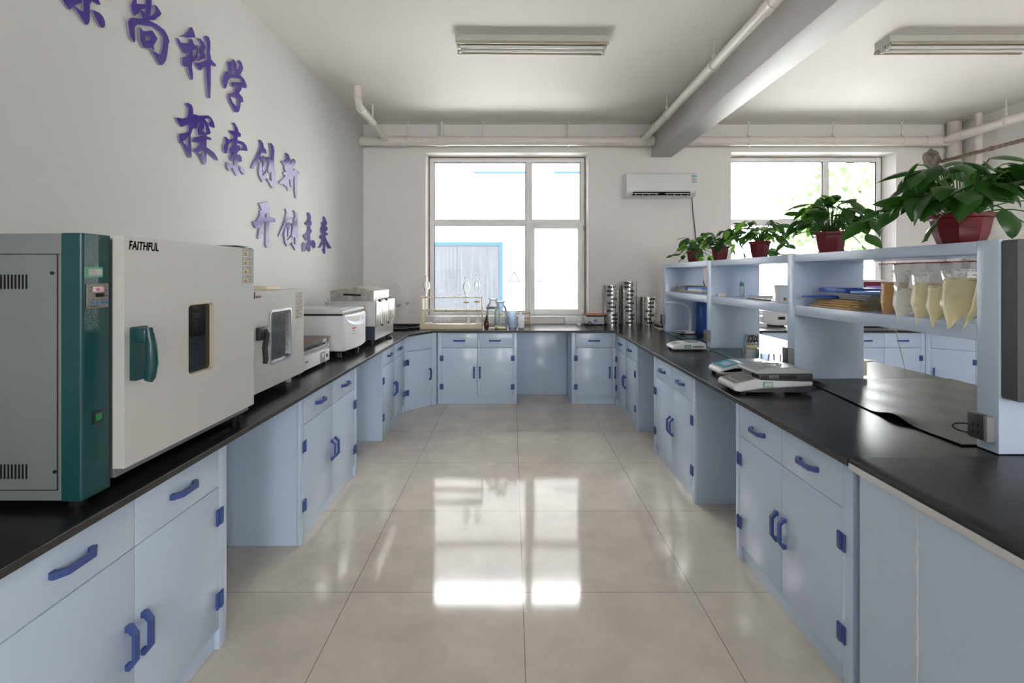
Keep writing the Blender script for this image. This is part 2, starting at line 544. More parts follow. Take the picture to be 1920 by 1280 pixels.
def window(nm, w, xm, zt, sash_left, label):
    e = thing(nm, label, 'window', ((w[0] + w[1]) / 2, 6.73, w[2]))
    e['kind'] = 'structure'
    x0, x1, z0, z1 = w
    yf, yb = 6.73, 6.79
    fr = 0.058
    f = MB()
    f.box(x0 + .012, x0 + .012 + fr, yf, yb, z0, z1 - .012, bev=.006).box(x1 - .012 - fr, x1 - .012, yf, yb, z0, z1 - .012, bev=.006)
    f.box(x0 + .012 + fr, x1 - .012 - fr, yf, yb, z1 - .012 - fr, z1 - .012, bev=.006).box(x0 + .012 + fr, x1 - .012 - fr, yf, yb, z0, z0 + fr, bev=.006)
    f.box(xm - .04, xm + .04, yf, yb, z0 + fr, z1 - .012 - fr, bev=.006)
    f.box(x0 + .012 + fr, xm - .04, yf, yb, zt - .036, zt + .036, bev=.006).box(xm + .04, x1 - .012 - fr, yf, yb, zt - .036, zt + .036, bev=.006)
    f.build('window_frame', 'upvc', e, world=True)
    g = MB()
    g.box(x0, x0 + .012, yf + .004, yb, z0, z1).box(x1 - .014, x1, yf + .004, yb, z0, z1).box(x0, x1, yf + .004, yb, z1 - .012, z1)
    g.build('sealant', 'foam', e, world=True)
    panes = [(x0 + .07, xm - .04, zt + .036, z1 - .07), (xm + .04, x1 - .07, zt + .036, z1 - .07), (x0 + .07, xm - .04, z0 + fr, zt - .036)]
    for a, b_, c, d in panes:
        q = MB().box(a, b_, 6.757, 6.763, c, d).build('window_pane', 'glass', e, world=True, smooth=0)
        k = MB()
        t = .008
        k.box(a, a + t, 6.745, 6.757, c, d).box(b_ - t, b_, 6.745, 6.757, c, d).box(a, b_, 6.745, 6.757, c, c + t).box(a, b_, 6.745, 6.757, d - t, d)
        k.build('gasket', 'gasket', q, world=True, smooth=0)
    # opening sash
    a, b_, c, d = xm + .002, x1 - .03, z0 + .012, zt - .004
    t = .078
    s_ = MB()
    s_.box(a, a + t, yf - .03, yf + .02, c, d, bev=.007).box(b_ - t, b_, yf - .03, yf + .02, c, d, bev=.007)
    s_.box(a + t, b_ - t, yf - .03, yf + .02, c, c + t, bev=.007).box(a + t, b_ - t, yf - .03, yf + .02, d - t, d, bev=.007)
    so = s_.build('sash', 'upvc', e, world=True)
    MB().box(a + t - .003, b_ - t + .003, yf - .004, yf + .002, c + t - .003, d - t + .003).build('pane', 'glass', so, world=True, smooth=0)
    h = MB()
    hz = c + (d - c) * .44
    h.box(a + .026, a + .052, yf - .04, yf - .029, hz + .0, hz + .075, bev=.004).box(a + .030, a + .048, yf - .065, yf - .05, hz - .09, hz + .06, bev=.005)
    h.box(a + .031, a + .047, yf - .052, yf - .038, hz + .025, hz + .055)
    h.build('handle', 'upvc', so, world=True)
    hg = MB()
    for zz in (c + .04, d - .12):
        hg.cyl((b_ + .006, yf - .025, zz), (b_ + .006, yf - .025, zz + .09), .008, seg=10)
    hg.build('hinge', 'silver', so, world=True)

window('window_1', W1, 0.226, 2.186, False, 'white framed window above the middle worktop')
window('window_2', W2, 4.255, 2.190, False, 'white framed window behind the potted plants')
for k, w in ((2, W1), (3, W2)):
    struct('trim_%d' % k, MB().box(w[0] + .001, w[1] - .001, YB + .001, 6.729, w[2] - .004, w[2] + .012, bev=.003), 'whiteboard', 'thin window sill board under the %s window' % ('middle' if k == 2 else 'plant side'))

# ---- outside
struct('exterior_ground', MB().box(-20, 30, YB + .345, 40, -0.35, -0.15), 'ground', smooth=0)
fa = thing('facade_building', 'white building across the yard with a blue framed door', 'building', (-1, 13.0, -.15))
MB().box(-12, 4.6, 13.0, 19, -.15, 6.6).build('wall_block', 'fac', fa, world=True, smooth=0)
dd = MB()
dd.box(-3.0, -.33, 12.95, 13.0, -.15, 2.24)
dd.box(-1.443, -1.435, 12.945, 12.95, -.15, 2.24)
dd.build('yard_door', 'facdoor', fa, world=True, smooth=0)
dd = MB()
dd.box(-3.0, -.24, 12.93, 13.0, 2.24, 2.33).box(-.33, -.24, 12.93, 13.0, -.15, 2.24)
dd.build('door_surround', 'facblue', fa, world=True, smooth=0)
for u0, u1 in ((-1.0, .35), (1.1, 2.3)):
    MB().box(u0, u1, 12.97, 13.0, 4.13, 4.18).build('blue_trim', 'facblue', fa, world=True, smooth=0)
for cx in (.06, .60):
    A, B_, C_ = (cx - .16, 1.29), (cx + .16, 1.29), (cx, 1.59)
    i = lambda p: (cx + (p[0] - cx) * .78, 1.39 + (p[1] - 1.39) * .78)
    dd = MB().prism([[(A[0], A[1]), (B_[0], B_[1]), (C_[0], C_[1])], [i(A), i(B_), i(C_)]], lambda u, v, d: Vector((u, d, v)), 12.97, 13.0)
    dd.build('triangle_sign', 'leafygrey', fa, world=True, smooth=0)

def blob_tree(nm, label, c, r, h, seed):
    rnd = random.Random(seed)
    e = thing(nm, label, 'tree', (c[0], c[1], -.15), group=None)
    MB().tube([(0, 0, 0), (.05, 0, h * .3), (-.05, .05, h * .6)], [.14, .11, .07]).build('trunk', 'bark', e)
    m = MB()
    for k in range(900):
        a, u = rnd.uniform(0, 2 * PI), rnd.uniform(-1, 1)
        q = r * rnd.uniform(.55, 1.05)
        p = Vector((math.cos(a) * math.sqrt(1 - u * u) * q, math.sin(a) * math.sqrt(1 - u * u) * q, h * .68 + u * q * .85))
        n = Vector((rnd.uniform(-1, 1), rnd.uniform(-1, 1), rnd.uniform(-.3, 1))).normalized()
        x = n.orthogonal().normalized() * rnd.uniform(.09, .17)
        y = n.cross(x).normalized() * rnd.uniform(.07, .13)
        m.add([p - x, p + y * .8, p + x, p - y * .8], [(0, 1, 2, 3)])
    m.build('crown', 'treeleaf', e, smooth=0, fix=False)
blob_tree('yard_tree', 'pale green tree outside the plant side window', (8.2, 12.2), 1.5, 4.6, 3)

# ================================================================= CABINETS
def handle_mb(vertical, x, z, L=.135):
    k = L / .13
    pr = [(-.063, 0), (-.065, -.013), (-.040, -.032), (.040, -.032), (.065, -.013), (.063, 0), (.047, 0), (.047, -.008), (.034, -.021), (-.034, -.021), (-.047, -.008), (-.047, 0)]
    pr = [(a * k, b_) for a, b_ in pr]
    m = MB()
    if vertical:
        m.prism(pr, lambda u, v, d: Vector((x + d, v - .0005, z + u)), -.009, .009)
    else:
        m.prism(pr, lambda u, v, d: Vector((x + u, v - .0005, z + d)), -.009, .009)
    return m

def hinge_mb(x, z):
    m = MB()
    m.box(x - .021, x - .004, -.0085, -.0005, z - .031, z + .031, bev=.0015).box(x + .004, x + .021, -.0085, -.0005, z - .031, z + .031, bev=.0015)
    m.box(x - .006, x + .006, -.0145, -.0005, z - .029, z + .029, bev=.003)
    return m

def cabinet(label, loc, rz, Wd, post=(.045, .045), D=.55, doors=2, drawer=True, kick=.02, handle_side=1, group=None, kickz=.085):
    e = thing('base_cabinet', label, 'cabinet', loc, rz, group)
    H = .819
    a, b_ = post
    m = MB()
    m.box(0, .018, .0205, D, 0, H).box(Wd - .018, Wd, .0205, D, 0, H)
    m.box(0, a, -.001, .02, 0, H, bev=.0015).box(Wd - b_, Wd, -.001, .02, 0, H, bev=.0015)
    m.box(.018, Wd - .018, kick, kick + .015, 0, kickz - .001).box(.018, Wd - .018, .02, D, kickz, kickz + .015)
    m.box(.018, Wd - .018, D - .012, D, 0, H).box(.018, Wd - .018, .0195, D, H - .015, H)
    m.box(a, Wd - b_, .0215, .024, kickz + .015, H - .015, mi=1)  # dark sheet behind doors and drawers, gap shade put into its colour
    m.build('body', ['cab', 'gapshade'], e)
    g = .0017
    n = doors
    w = (Wd - a - b_) / n
    zt = .645
    for i in range(n):
        x0, x1 = a + i * w + g, a + (i + 1) * w - g
        if drawer:
            d = MB().box(x0, x1, 0, .019, zt + g, .812, bev=.0015).build('drawer', 'cab', e)
            handle_mb(False, (x0 + x1) / 2, .727).build('drawer_handle', 'blue', d)
        else:
            d = MB().box(x0, x1, 0, .019, zt + g, .812, bev=.0015).build('false_front', 'cab', e)
        d = MB().box(x0, x1, 0, .019, kickz, zt - g, bev=.0015).build('door', 'cab', e)
        if n == 2:
            hx, hg = (x1 - .03, x0) if i == 0 else (x0 + .03, x1)
        else:
            hx, hg = (x1 - .03, x0) if handle_side == 1 else (x0 + .03, x1)
        handle_mb(True, hx, .362).build('door_handle', 'blue', d)
        for hz in (.527, .199):
            hinge_mb(hg, hz).build('hinge', 'blue', d)
    return e

XF, XG = -1.157, 1.183          # faces of the left run and of the island
cabinet('pale blue base cabinet under the large oven with the near drawers', (XF, 1.035, 0), PI / 2, .978, post=(.05, .05), D=.6)
cabinet('pale blue base cabinet under the smaller oven and hot plate', (XF, 2.715, 0), PI / 2, .985, post=(.045, .045), D=.6)
cabinet('pale blue base cabinet under the centrifuge next to the corner unit', (XF, 4.426, 0), PI / 2, .935, post=(.03, .03), D=.6)
cabinet('angled corner base cabinet with one door below the lab sink', (-1.158, 5.366, 0), math.atan2(.322, .297), .437, post=(.03, .07), D=.3, doors=1, drawer=False)
cabinet('pale blue base cabinet under the glassware rack below the middle window', (-.853, 5.69, 0), 0, .908, D=.55)
cabinet('pale blue base cabinet under the sieves, partly hidden by the island', (.684, 5.69, 0), 0, .93, D=.55)
cabinet('island base cabinet nearest the sieves, beside the inner corner', (XG, 5.65, 0), -PI / 2, .94, post=(.03, .045), D=.7)
cabinet('island base cabinet in the middle, below the small white balance', (XG, 4.143, 0), -PI / 2, .93, D=.7)
cabinet('island base cabinet next to the seamed end panel, below the moisture analyser', (XG, 2.624, 0), -PI / 2, .902, post=(.04, .055), D=.7)
cabinet('pale blue base cabinet beyond the island below the white rice cooker', (2.87, 5.69, 0), 0, .925, D=.55)
cabinet('pale blue base cabinet beyond the island, left of its angled corner unit', (3.80, 5.69, 0), 0, .93, D=.55)
cabinet('angled corner base cabinet beyond the island by the wall pipes', (4.735, 5.69, 0), -math.atan2(.325, .335), .467, post=(.045, .045), D=.3, doors=1, drawer=False, handle_side=-1)
cabinet('pale blue base cabinet along the far side wall beyond the island', (5.075, 5.36, 0), -PI / 2, .93, D=.6)

def panel(label, x0, x1, y0, y1, z1=.819):
    return tag(MB().box(x0, x1, y0, y1, 0.0, z1, bev=.002).build('recess_panel', 'cab'), label, 'panel')
panel('pale blue panel closing the back of the knee space below the window', .058, .682, 6.155, 6.17)
panel('pale blue panel at the back of the knee space between the two ovens', -1.75, -1.735, 2.02, 2.71)
panel('pale blue panel at the back of the knee space beside the centrifuge cabinet', -1.75, -1.735, 3.71, 4.42)
panel('long pale blue divider panel under the middle of the island', 1.90, 1.92, 1.72, 5.64)
panel('pale blue panel carrying the far side of the island worktop', 2.56, 2.58, 1.72, 5.64)

# ---- worktops
ZT0, ZT1 = .82, .845
def worktop(label, poly, z0=ZT0, z1=ZT1):
    m = MB()
    m.prism(poly, lambda u, v, d: Vector((u, v, d)), z0, z1, 0, 1)
    o = m.build('worktop', ['top', 'edge'], smooth=0)
    bv = o.modifiers.new('bevel', 'BEVEL')
    bv.width = .004
    bv.segments = 2
    bv.limit_method = 'ANGLE'
    return tag(o, label, 'worktop')
worktop('black worktop along the lettered wall, carrying the ovens and centrifuge', [(XL, .3), (-1.105, .3), (-1.105, 5.28), (-.898, 5.655), (-.898, YB), (XL, YB)])
worktop('black worktop under the middle window with glassware and sieves', [(-.896, 5.655), (1.154, 5.655), (2.64, 5.657), (2.64, YB), (-.896, YB)])
worktop('black island worktop under the open shelving with balances', [(1.154, 1.708), (2.66, 1.708), (2.66, 5.653), (1.154, 5.653)])
worktop('black worktop beyond the island under the plant side window', [(2.642, 5.655), (4.72, 5.655), (5.03, 5.34), (5.03, 3.2), (XR, 3.2), (XR, YB), (2.642, YB)])

# end table of the island
e = thing('end_table', 'pale blue end unit of the island with caulked panel joint and white edged top', 'table', (1.8, 1.2, 0))
m = MB()
m.box(1.172, 1.19, .4, 1.674, 0, .812).box(1.19, 2.6, 1.656, 1.674, 0, .812).box(1.19, 2.6, .4, .418, 0, .812).box(2.58, 2.6, .4, 1.674, 0, .812)
m.build('side_panel', 'cab', e, world=True, smooth=0)
m = MB().box(1.154, 2.66, .38, 1.705, .813, .836, bev=.002)
m.build('top_board', 'whiteboard', e, world=True)
rnd = random.Random(4)
pts = [(1.1705 + rnd.uniform(-.0006, .0006), 1.435 + rnd.uniform(-.0018, .0018), .80 - k * .016) for k in range(46)]
m = MB().tube(pts, [.0018 + rnd.uniform(0, .0022) for _ in pts], seg=6)
m.build('caulk_seam', 'whiteboard', e, world=True)

# black rubber sheet draped on the end table, rounded over the edge
m = MB()
prof = [(1.1545, .8375), (1.155, .845), (1.160, .852), (1.170, .856), (1.20, .8555), (1.3, .852), (1.45, .854), (1.6, .8515), (2.0, .851), (2.65, .851)]
ys = [.38, .6, .8, 1.0, 1.15, 1.3, 1.42, 1.5, 1.58, 1.65, 1.704]
grid = []
for y in ys:
    for x, z in prof:
        grid.append((x, y, z + (0.0025 * math.sin(x * 16 + y * 7) if 1.18 < x < 1.8 else 0)))
n = len(prof)
fc = [(j * n + i, j * n + i + 1, (j + 1) * n + i + 1, (j + 1) * n + i) for j in range(len(ys) - 1) for i in range(n - 1)]
m.add(grid, fc)
o = m.build('rubber_mat', 'rubber', smooth=60)
o.modifiers.new('thick', 'SOLIDIFY').thickness = .009
o.modifiers.new('split', 'EDGE_SPLIT').split_angle = math.radians(55)
tag(o, 'black rubber mat covering the white edged end unit', 'mat')

# thinner sheet over the island with a lifted ripple in its edge
m = MB()
nx, ny = 22, 48
V = []
for j in range(ny + 1):
    y = 1.840 + (3.008 - 1.840) * j / ny
    xe = 1.665 + max(0, (y - 2.3)) * .13
    for i in range(nx + 1):
        x = xe + (2.655 - xe) * (i / nx) ** 1.7
        d = x - xe
        z = .8475 + .024 * math.exp(-((y - 2.17) / .075) ** 2) * math.exp(-(d / .06) ** 2)
        z += .0012 * math.sin(x * 21 + y * 9) + .0012
        V.append((x, y, z))
m.add(V, [(j * (nx + 1) + i, j * (nx + 1) + i + 1, (j + 1) * (nx + 1) + i + 1, (j + 1) * (nx + 1) + i) for j in range(ny) for i in range(nx)])
o = m.build('rubber_sheet', 'rubber', smooth=60)
sm = o.modifiers.new('thick', 'SOLIDIFY')
sm.thickness = .0025
sm.offset = 1
o.modifiers.new('split', 'EDGE_SPLIT').split_angle = math.radians(55)
tag(o, 'thin black rubber sheet with a rippled edge on the island worktop', 'mat')

# ================================================================= ISLAND SHELVING
e = thing('reagent_shelf', 'pale blue open two tier shelving along the middle of the island', 'shelf', (1.92, 3.7, ZT1))
SX0, SX1 = 1.715, 2.135
posts = [(1.75, 1.834), (3.015, 3.096), (4.283, 4.372), (5.547, 5.64)]
for a, b_ in posts:
    MB().box(SX0, SX1, a, b_, ZT1 + .004 if a > 2 else ZT1 + .003, 1.605, bev=.002).build('upright_panel', 'cab', e, world=True)
for k in range(3):
    a, b_ = posts[k][1], posts[k + 1][0]
    MB().box(SX0, SX1, a, b_, 1.557, 1.603, bev=.002).build('top_board', 'cab', e, world=True)
    MB().box(SX0, SX1, a, b_, 1.238, 1.297, bev=.002).build('shelf_board', 'cab', e, world=True)
# plastic outlet boxes on the uprights
def outlet(label, loc, rz, w=.085, h=.075, d=.03, mats=('darkgrey', 'midgrey')):
    q = thing('outlet_box', label, 'socket', loc, rz)
    MB().box(-w / 2, w / 2, -d, 0, 0, h, bev=.003).build('housing', mats[1], q)
    MB().box(-w / 2 - .002, w / 2 - .012, -d - .003, -d + .012, .004, h + .002, bev=.002).build('face_plate', mats[0], q)
    s_ = MB()
    for dx in (-.016, .004):
        for dz in (.02, .045):
            s_.box(dx - .002, dx + .002, -d - .0036, -d - .003, dz, dz + .012)
    s_.build('slot', 'blackmatt', q, smooth=0)
    return q
outlet('grey socket box low on the nearest shelf upright', (1.7145, 1.797, .885), -PI / 2, .072, .09)
outlet('dark socket box on the shelf upright behind the moisture analyser', (1.7145, 3.055, .93), -PI / 2, .07, .1)
outlet('dark socket box on the shelf upright beside the small balance', (1.7145, 4.33, .90), -PI / 2, .07, .1)
outlet('dark socket box on the shelf upright closest to the sieves', (1.7145, 5.595, .93), -PI / 2, .07, .1)

# pegboard drying rack on the end of the shelving
e = thing('pegboard_drying_rack', 'dark grey drying rack board fixed to the near end of the shelving', 'drying rack', (2.0, 1.748, 1.05))
def rr(x0, x1, z0, z1, r, n=6):
    P_ = []
    for cx, cz, a0 in ((x1 - r, z1 - r, 0), (x0 + r, z1 - r, 90), (x0 + r, z0 + r, 180), (x1 - r, z0 + r, 270)):
        for k in range(n + 1):
            a = math.radians(a0 + 90 * k / n)
            P_.append((cx + r * math.cos(a), cz + r * math.sin(a)))
    return P_
m = MB()
m.prism([rr(1.722, 2.35, 1.045, 1.602, .01), rr(1.782, 2.30, 1.095, 1.57, .035)], lambda u, v, d: Vector((u, d, v)), 1.748, 1.692)
m.prism(rr(1.775, 2.31, 1.09, 1.58, .03), lambda u, v, d: Vector((u, d, v)), 1.745, 1.728)
m.build('board', 'peg', e, world=True, smooth=40)
for zz in (1.145, 1.30, 1.462):
    for xx in (1.83, 1.95, 2.07, 2.19):
        q = MB()
        q.cyl((xx, 1.728, zz), (xx, 1.722, zz), .026, seg=16)
        q.cyl((xx, 1.722, zz), (xx, 1.63, zz + .03), .009, .006, seg=10)
        q.build('peg', 'peg', e, world=True)

# ================================================================= PIPES, LAMPS, AIR CONDITIONER
def pipe_thing(label, path, r, fittings=(), extra=None, name='drain_pipe', m_='pipe', seg=18):
    e = thing(name, label, 'pipe', path[0])
    MB().tube(path, r, seg=seg).build('pipe_run', m_, e, world=True, smooth=50)
    for a, b_, k in fittings:
        MB().cyl(a, b_, r * k, seg=20).build('fitting', m_, e, world=True)
    return e

def arc(a, c, b_, n=6):
    # quadratic bend through corner c
    a, c, b_ = Vector(a), Vector(c), Vector(b_)
    return [a * (1 - t) ** 2 + c * 2 * t * (1 - t) + b_ * t * t for t in [k / n for k in range(n + 1)]]

ZP, YP = 3.19, 6.36
pipe_thing('thick cream pipe along the window wall from the lettered wall to the beam', [(XL + .002, YP, ZP), (1.814, YP, ZP)], .058,
           [((-1.66, YP, ZP), (-1.36, YP, ZP), 1.14), ((-.975, YP, ZP), (-.82, YP, ZP), 1.14), ((1.42, YP, ZP), (1.80, YP, ZP), 1.14)])
pipe_thing('thick cream pipe over the plant side window from the beam to the corner riser', [(2.082, YP, ZP), (5.60, YP, ZP)], .058,
           [((5.28, YP, ZP), (5.60, YP, ZP), 1.14)])
p = [(-1.604, 5.17, ZC - .001), (-1.604, 5.17, 3.32)] + arc((-1.604, 5.17, 3.32), (-1.604, 5.18, 3.245), (-1.604, 5.26, 3.24)) + [(-1.604, YP - .06, 3.205)]
pipe_thing('cream pipe bending down from the ceiling near the lettered wall', p, .039,
           [((-1.604, 5.17, 3.37), (-1.604, 5.17, 3.31), 1.16), ((-1.604, 5.25, 3.241), (-1.604, 5.5, 3.234), 1.16)])
pipe_thing('long cream pipe running beside the ceiling beam', [(1.677, .8, 3.247), (1.677, YP - .06, 3.205)], .040,
           [((1.677, 5.75, 3.214), (1.677, 5.86, 3.213), 1.16), ((1.677, 3.18, 3.231), (1.677, 3.3, 3.23), 1.16)])
pipe_thing('long cream pipe along the far side wall', [(5.51, 2.0, 3.19), (5.51, YP - .06, 3.19)], .050, [((5.51, 6.05, 3.19), (5.51, 6.2, 3.19), 1.14)])
pipe_thing('thick cream riser pipe in the far corner of the room', [(5.685, 6.385, .86), (5.685, 6.385, ZC - .001)], .076,
           [((5.685, 6.385, 2.70), (5.685, 6.385, 2.78), 1.12), ((5.685, 6.385, 3.0), (5.685, 6.385, 3.04), 1.1), ((5.685, 6.385, 1.35), (5.685, 6.385, 1.43), 1.12)])
pipe_thing('thin cream riser pipe beside the thick riser on the far side wall', [(5.665, 6.03, .86), (5.665, 6.03, ZC - .001)], .038, [((5.665, 6.03, 2.42), (5.665, 6.03, 2.5), 1.15)])
pipe_thing('rusty thin steel pipe coming out of the hole in the window wall', [(5.535, 2.0, 2.937), (5.535, 6.40, 2.937)], .021, [((5.535, 5.72, 2.937), (5.535, 5.76, 2.937), 1.3)], m_='rust', seg=12)
pipe_thing('short cream pipe dropping from the ceiling onto the window wall pipe', [(-.90, YP, ZC - .001), (-.90, YP, ZP + .058)], .024, [((-.90, YP, 3.25), (-.90, YP, 3.275), 1.5)], seg=14)
m = MB()
rnd = random.Random(9)
pr = []
for k in range(22):
    a = 2 * PI * k / 22
    pr.append((5.47 + math.cos(a) * .125 * rnd.uniform(.85, 1.12), 2.985 + math.sin(a) * .125 * rnd.uniform(.85, 1.12)))
m.prism(pr, lambda u, v, d: Vector((u, d, v)), YB - .001, YB - .010)
for k in range(26):
    a, q = rnd.uniform(0, 2 * PI), rnd.uniform(.02, .1)
    bmx = bmesh.new()
    bmesh.ops.create_icosphere(bmx, subdivisions=1, radius=rnd.uniform(.02, .045))
    m.bm(bmx, 0, Matrix.Translation((5.47 + q * math.cos(a), YB - .008, 2.985 + q * math.sin(a))) @ Matrix.Diagonal((1, .35, 1, 1)))
    bmx.free()
tag(m.build('wall_hole', 'plaster', smooth=0), 'rough broken plaster patch around the rusty pipe', 'hole')

def hanger(label, x, y, zb, r):
    e = thing('pipe_hanger', label, 'hanger', (x, y, zb), 0, 'pipe hangers under the ceiling')
    m = MB().cyl((0, 0, r + .009), (0, 0, ZC - zb - .001), .008, seg=8).box(-.03, .03, -.012, .012, ZC - zb - .006, ZC - zb - .0005)
    m.box(-.012, .012, -.012, .012, r + .008, r + .05, bev=.002)
    m.build('rod', 'pipe', e)
    return e
def clamp(e, along, r):
    q = MB()
    n = 20
    ring = []
    for sx in (-.011, .011):
        for rr_ in (r + .0035, r + .008):
            for k in range(n):
                a = 2 * PI * k / n
                u, v = math.cos(a) * rr_, math.sin(a) * rr_
                ring.append((sx, u, v) if along == 'x' else (u, sx, v))
    fc = []
    for k in range(n):
        j = (k + 1) % n
        fc += [(k, j, n + j, n + k), (2 * n + k, 2 * n + j, 3 * n + j, 3 * n + k), (n + k, n + j, 3 * n + j, 3 * n + k), (k, j, 2 * n + j, 2 * n + k)]
    q.add(ring, fc)
    q.build('clamp', 'pipe', e)
for x, lb in ((-1.33, 'pipe hanger nearest the lettered wall on the window wall pipe'), (-.37, 'pipe hanger above the wide pane of the middle window'), (.72, 'pipe hanger above the narrow pane of the middle window'),
              (3.03, 'pipe hanger just past the beam on the window wall pipe'), (4.11, 'pipe hanger above the middle of the plant side window'), (4.99, 'pipe hanger above the outer end of the plant side window')):
    clamp(hanger(lb, x, YP, ZP, .058), 'x', .058)
for y, z, lb in ((5.38, 3.212, 'pipe hanger on the beam side pipe closest to the window wall'), (4.13, 3.2216, 'pipe hanger on the beam side pipe closest to the ceiling lamp')):
    clamp(hanger(lb, 1.677, y, z, .040), 'y', .040)
clamp(hanger('pipe hanger holding the pipe on the far side wall', 5.51, 5.54, 3.19, .050), 'y', .050)
clamp(hanger('pipe hanger on the bent pipe near the lettered wall', -1.604, 5.72, 3.2245, .039), 'y', .039)

def ceiling_lamp(label, x, y, rz):
    e = thing('fluorescent_lamp', label, 'ceiling lamp', (x, y, ZC - .001), rz, 'unlit twin tube ceiling lamps')
    Lh = .625
    m = MB()
    m.prism([(-.085, 0), (.085, 0), (.085, -.055), (.06, -.055), (.06, -.012), (-.06, -.012), (-.06, -.055), (-.085, -.055)], lambda u, v, d: Vector((d, u, v)), -Lh, Lh)
    m.build('housing', 'lampbody', e, smooth=0)
    for s_ in (-1, 1):
        m = MB().prism([(s_ * .086, -.05), (s_ * .105, -.082), (s_ * .098, -.082), (s_ * .05, -.03), (s_ * .05, -.022)], lambda u, v, d: Vector((d, u, v)), -Lh, Lh)
        m.build('reflector_wing', 'lampwing', e, smooth=0)
    for sx in (-1, 1):
        m = MB()
        m.box(sx * Lh - .004, sx * Lh + .004, -.085, .085, -.058, 0)
        for yy in (-.035, .035):
            m.box(sx * (Lh - .025) - .012, sx * (Lh - .025) + .012, yy - .016, yy + .016, -.098, -.012, bev=.003)
        m.build('end_cap', 'lampbody', e)
    for yy in (-.035, .035):
        MB().cyl((-Lh + .03, yy, -.078), (Lh - .03, yy, -.078), .014, seg=14).build('tube', 'tube', e)
    MB().box(Lh - .10, Lh - .025, .0985, .1045, -.0825, -.0815).build('maker_mark', 'tealtext', e)
    return e
ceiling_lamp('unlit twin tube ceiling lamp in front of the middle window', .165, 4.14, .016)
ceiling_lamp('unlit twin tube ceiling lamp on the other side of the beam', 3.715, 4.14, -.006)

e = thing('air_conditioner', 'white split air conditioner hanging on the wall below the beam', 'air conditioner', (1.89, YB - .001, 2.47))
m = MB()
pr = [(0, 0), (-.13, 0), (-.20, .05), (-.215, .12), (-.21, .27), (-.185, .305), (0, .305)]
m.prism(pr, lambda u, v, d: Vector((d, u, v)), -.445, .445)
o = m.build('casing', 'white', e, smooth=35)
bv = o.modifiers.new('bevel', 'BEVEL')
bv.width, bv.segments, bv.limit_method = .01, 3, 'ANGLE'
MB().prism([(-.2162, .07), (-.2202, .12), (-.2152, .275), (-.2122, .275), (-.2122, .12), (-.2122, .07)], lambda u, v, d: Vector((d, u, v)), -.41, .44).build('front_panel', 'white', e, smooth=20)
m = MB().box(-.36, .36, -.206, -.150, .006, .058).build('air_outlet', 'blackmatt', e, smooth=0)
m = MB()
for s_ in (-1, 1):
    m.box(s_ * .2 - .155, s_ * .2 + .155, -.226, -.204, .030, .040, bev=.002)
    for k in range(4):
        m.box(s_ * .2 - .13 + k * .085, s_ * .2 - .125 + k * .085, -.222, -.200, .012, .03)
m.box(-.37, .37, -.215, -.19, .002, .010)
m.build('louvre', 'ltgrey', e)
m = MB().box(.375, .437, -.2222, -.2202, .17, .262).build('energy_label', 'sticker', e, smooth=0)
m2 = MB().box(.375, .437, -.2232, -.2222, .245, .262).box(.375, .437, -.2232, -.2222, .17, .178)
m2.build('label_band', 'cyan', m, smooth=0)
m2 = MB()
for k in range(4):
    m2.box(.382, .412 + .004 * (k % 3), -.2232, -.2222, .19 + k * .012, .193 + k * .012)
m2.build('label_print', 'greylines', m, smooth=0)
p = [P(1297, 365, 6.40), P(1299, 395, 6.465), P(1303, 430, 6.465), P(1307, 470, 6.465), P(1312, 500, 6.465), P(1322, 540, 6.465), P(1326, 590, 6.465)]
MB().tube(p, .006, seg=8).build('power_cord', 'darkgrey', e, world=True, smooth=50)

# ================================================================= WALL CHARACTERS
FRM = {'A': (100, 0, 8), 'B': (320, 40, 1280 / 180), 'C': (320, 180, 8), 'D': (460, 250, 1280 / 130), 'E': (460, 370, 1920 / 180)}
def char(nm, label, frame, polys):
    fx, fy, sc = FRM[frame]
    m = MB()
    for k, L in enumerate(polys):
        loops = L if isinstance(L[0], list) else [L]
        loops = [[(q[0] / sc + fx, q[1] / sc + fy) for q in lp] for lp in loops]
        X1 = XL + .011 + k * .0006
        def fn(u, v, d):
            w = PX(u, v, XL + .012)
            return Vector((d, w.y, w.z))
        m.prism(loops, fn, XL + .0005, X1, 0, 1)
    o = m.build(nm, ['purple', 'edgeglint'], smooth=0)
    bv = o.modifiers.new('bevel', 'BEVEL')
    bv.width, bv.segments, bv.limit_method = .002, 2, 'ANGLE'
    tag(o, label, 'wall lettering', 'purple brush characters on the wall')

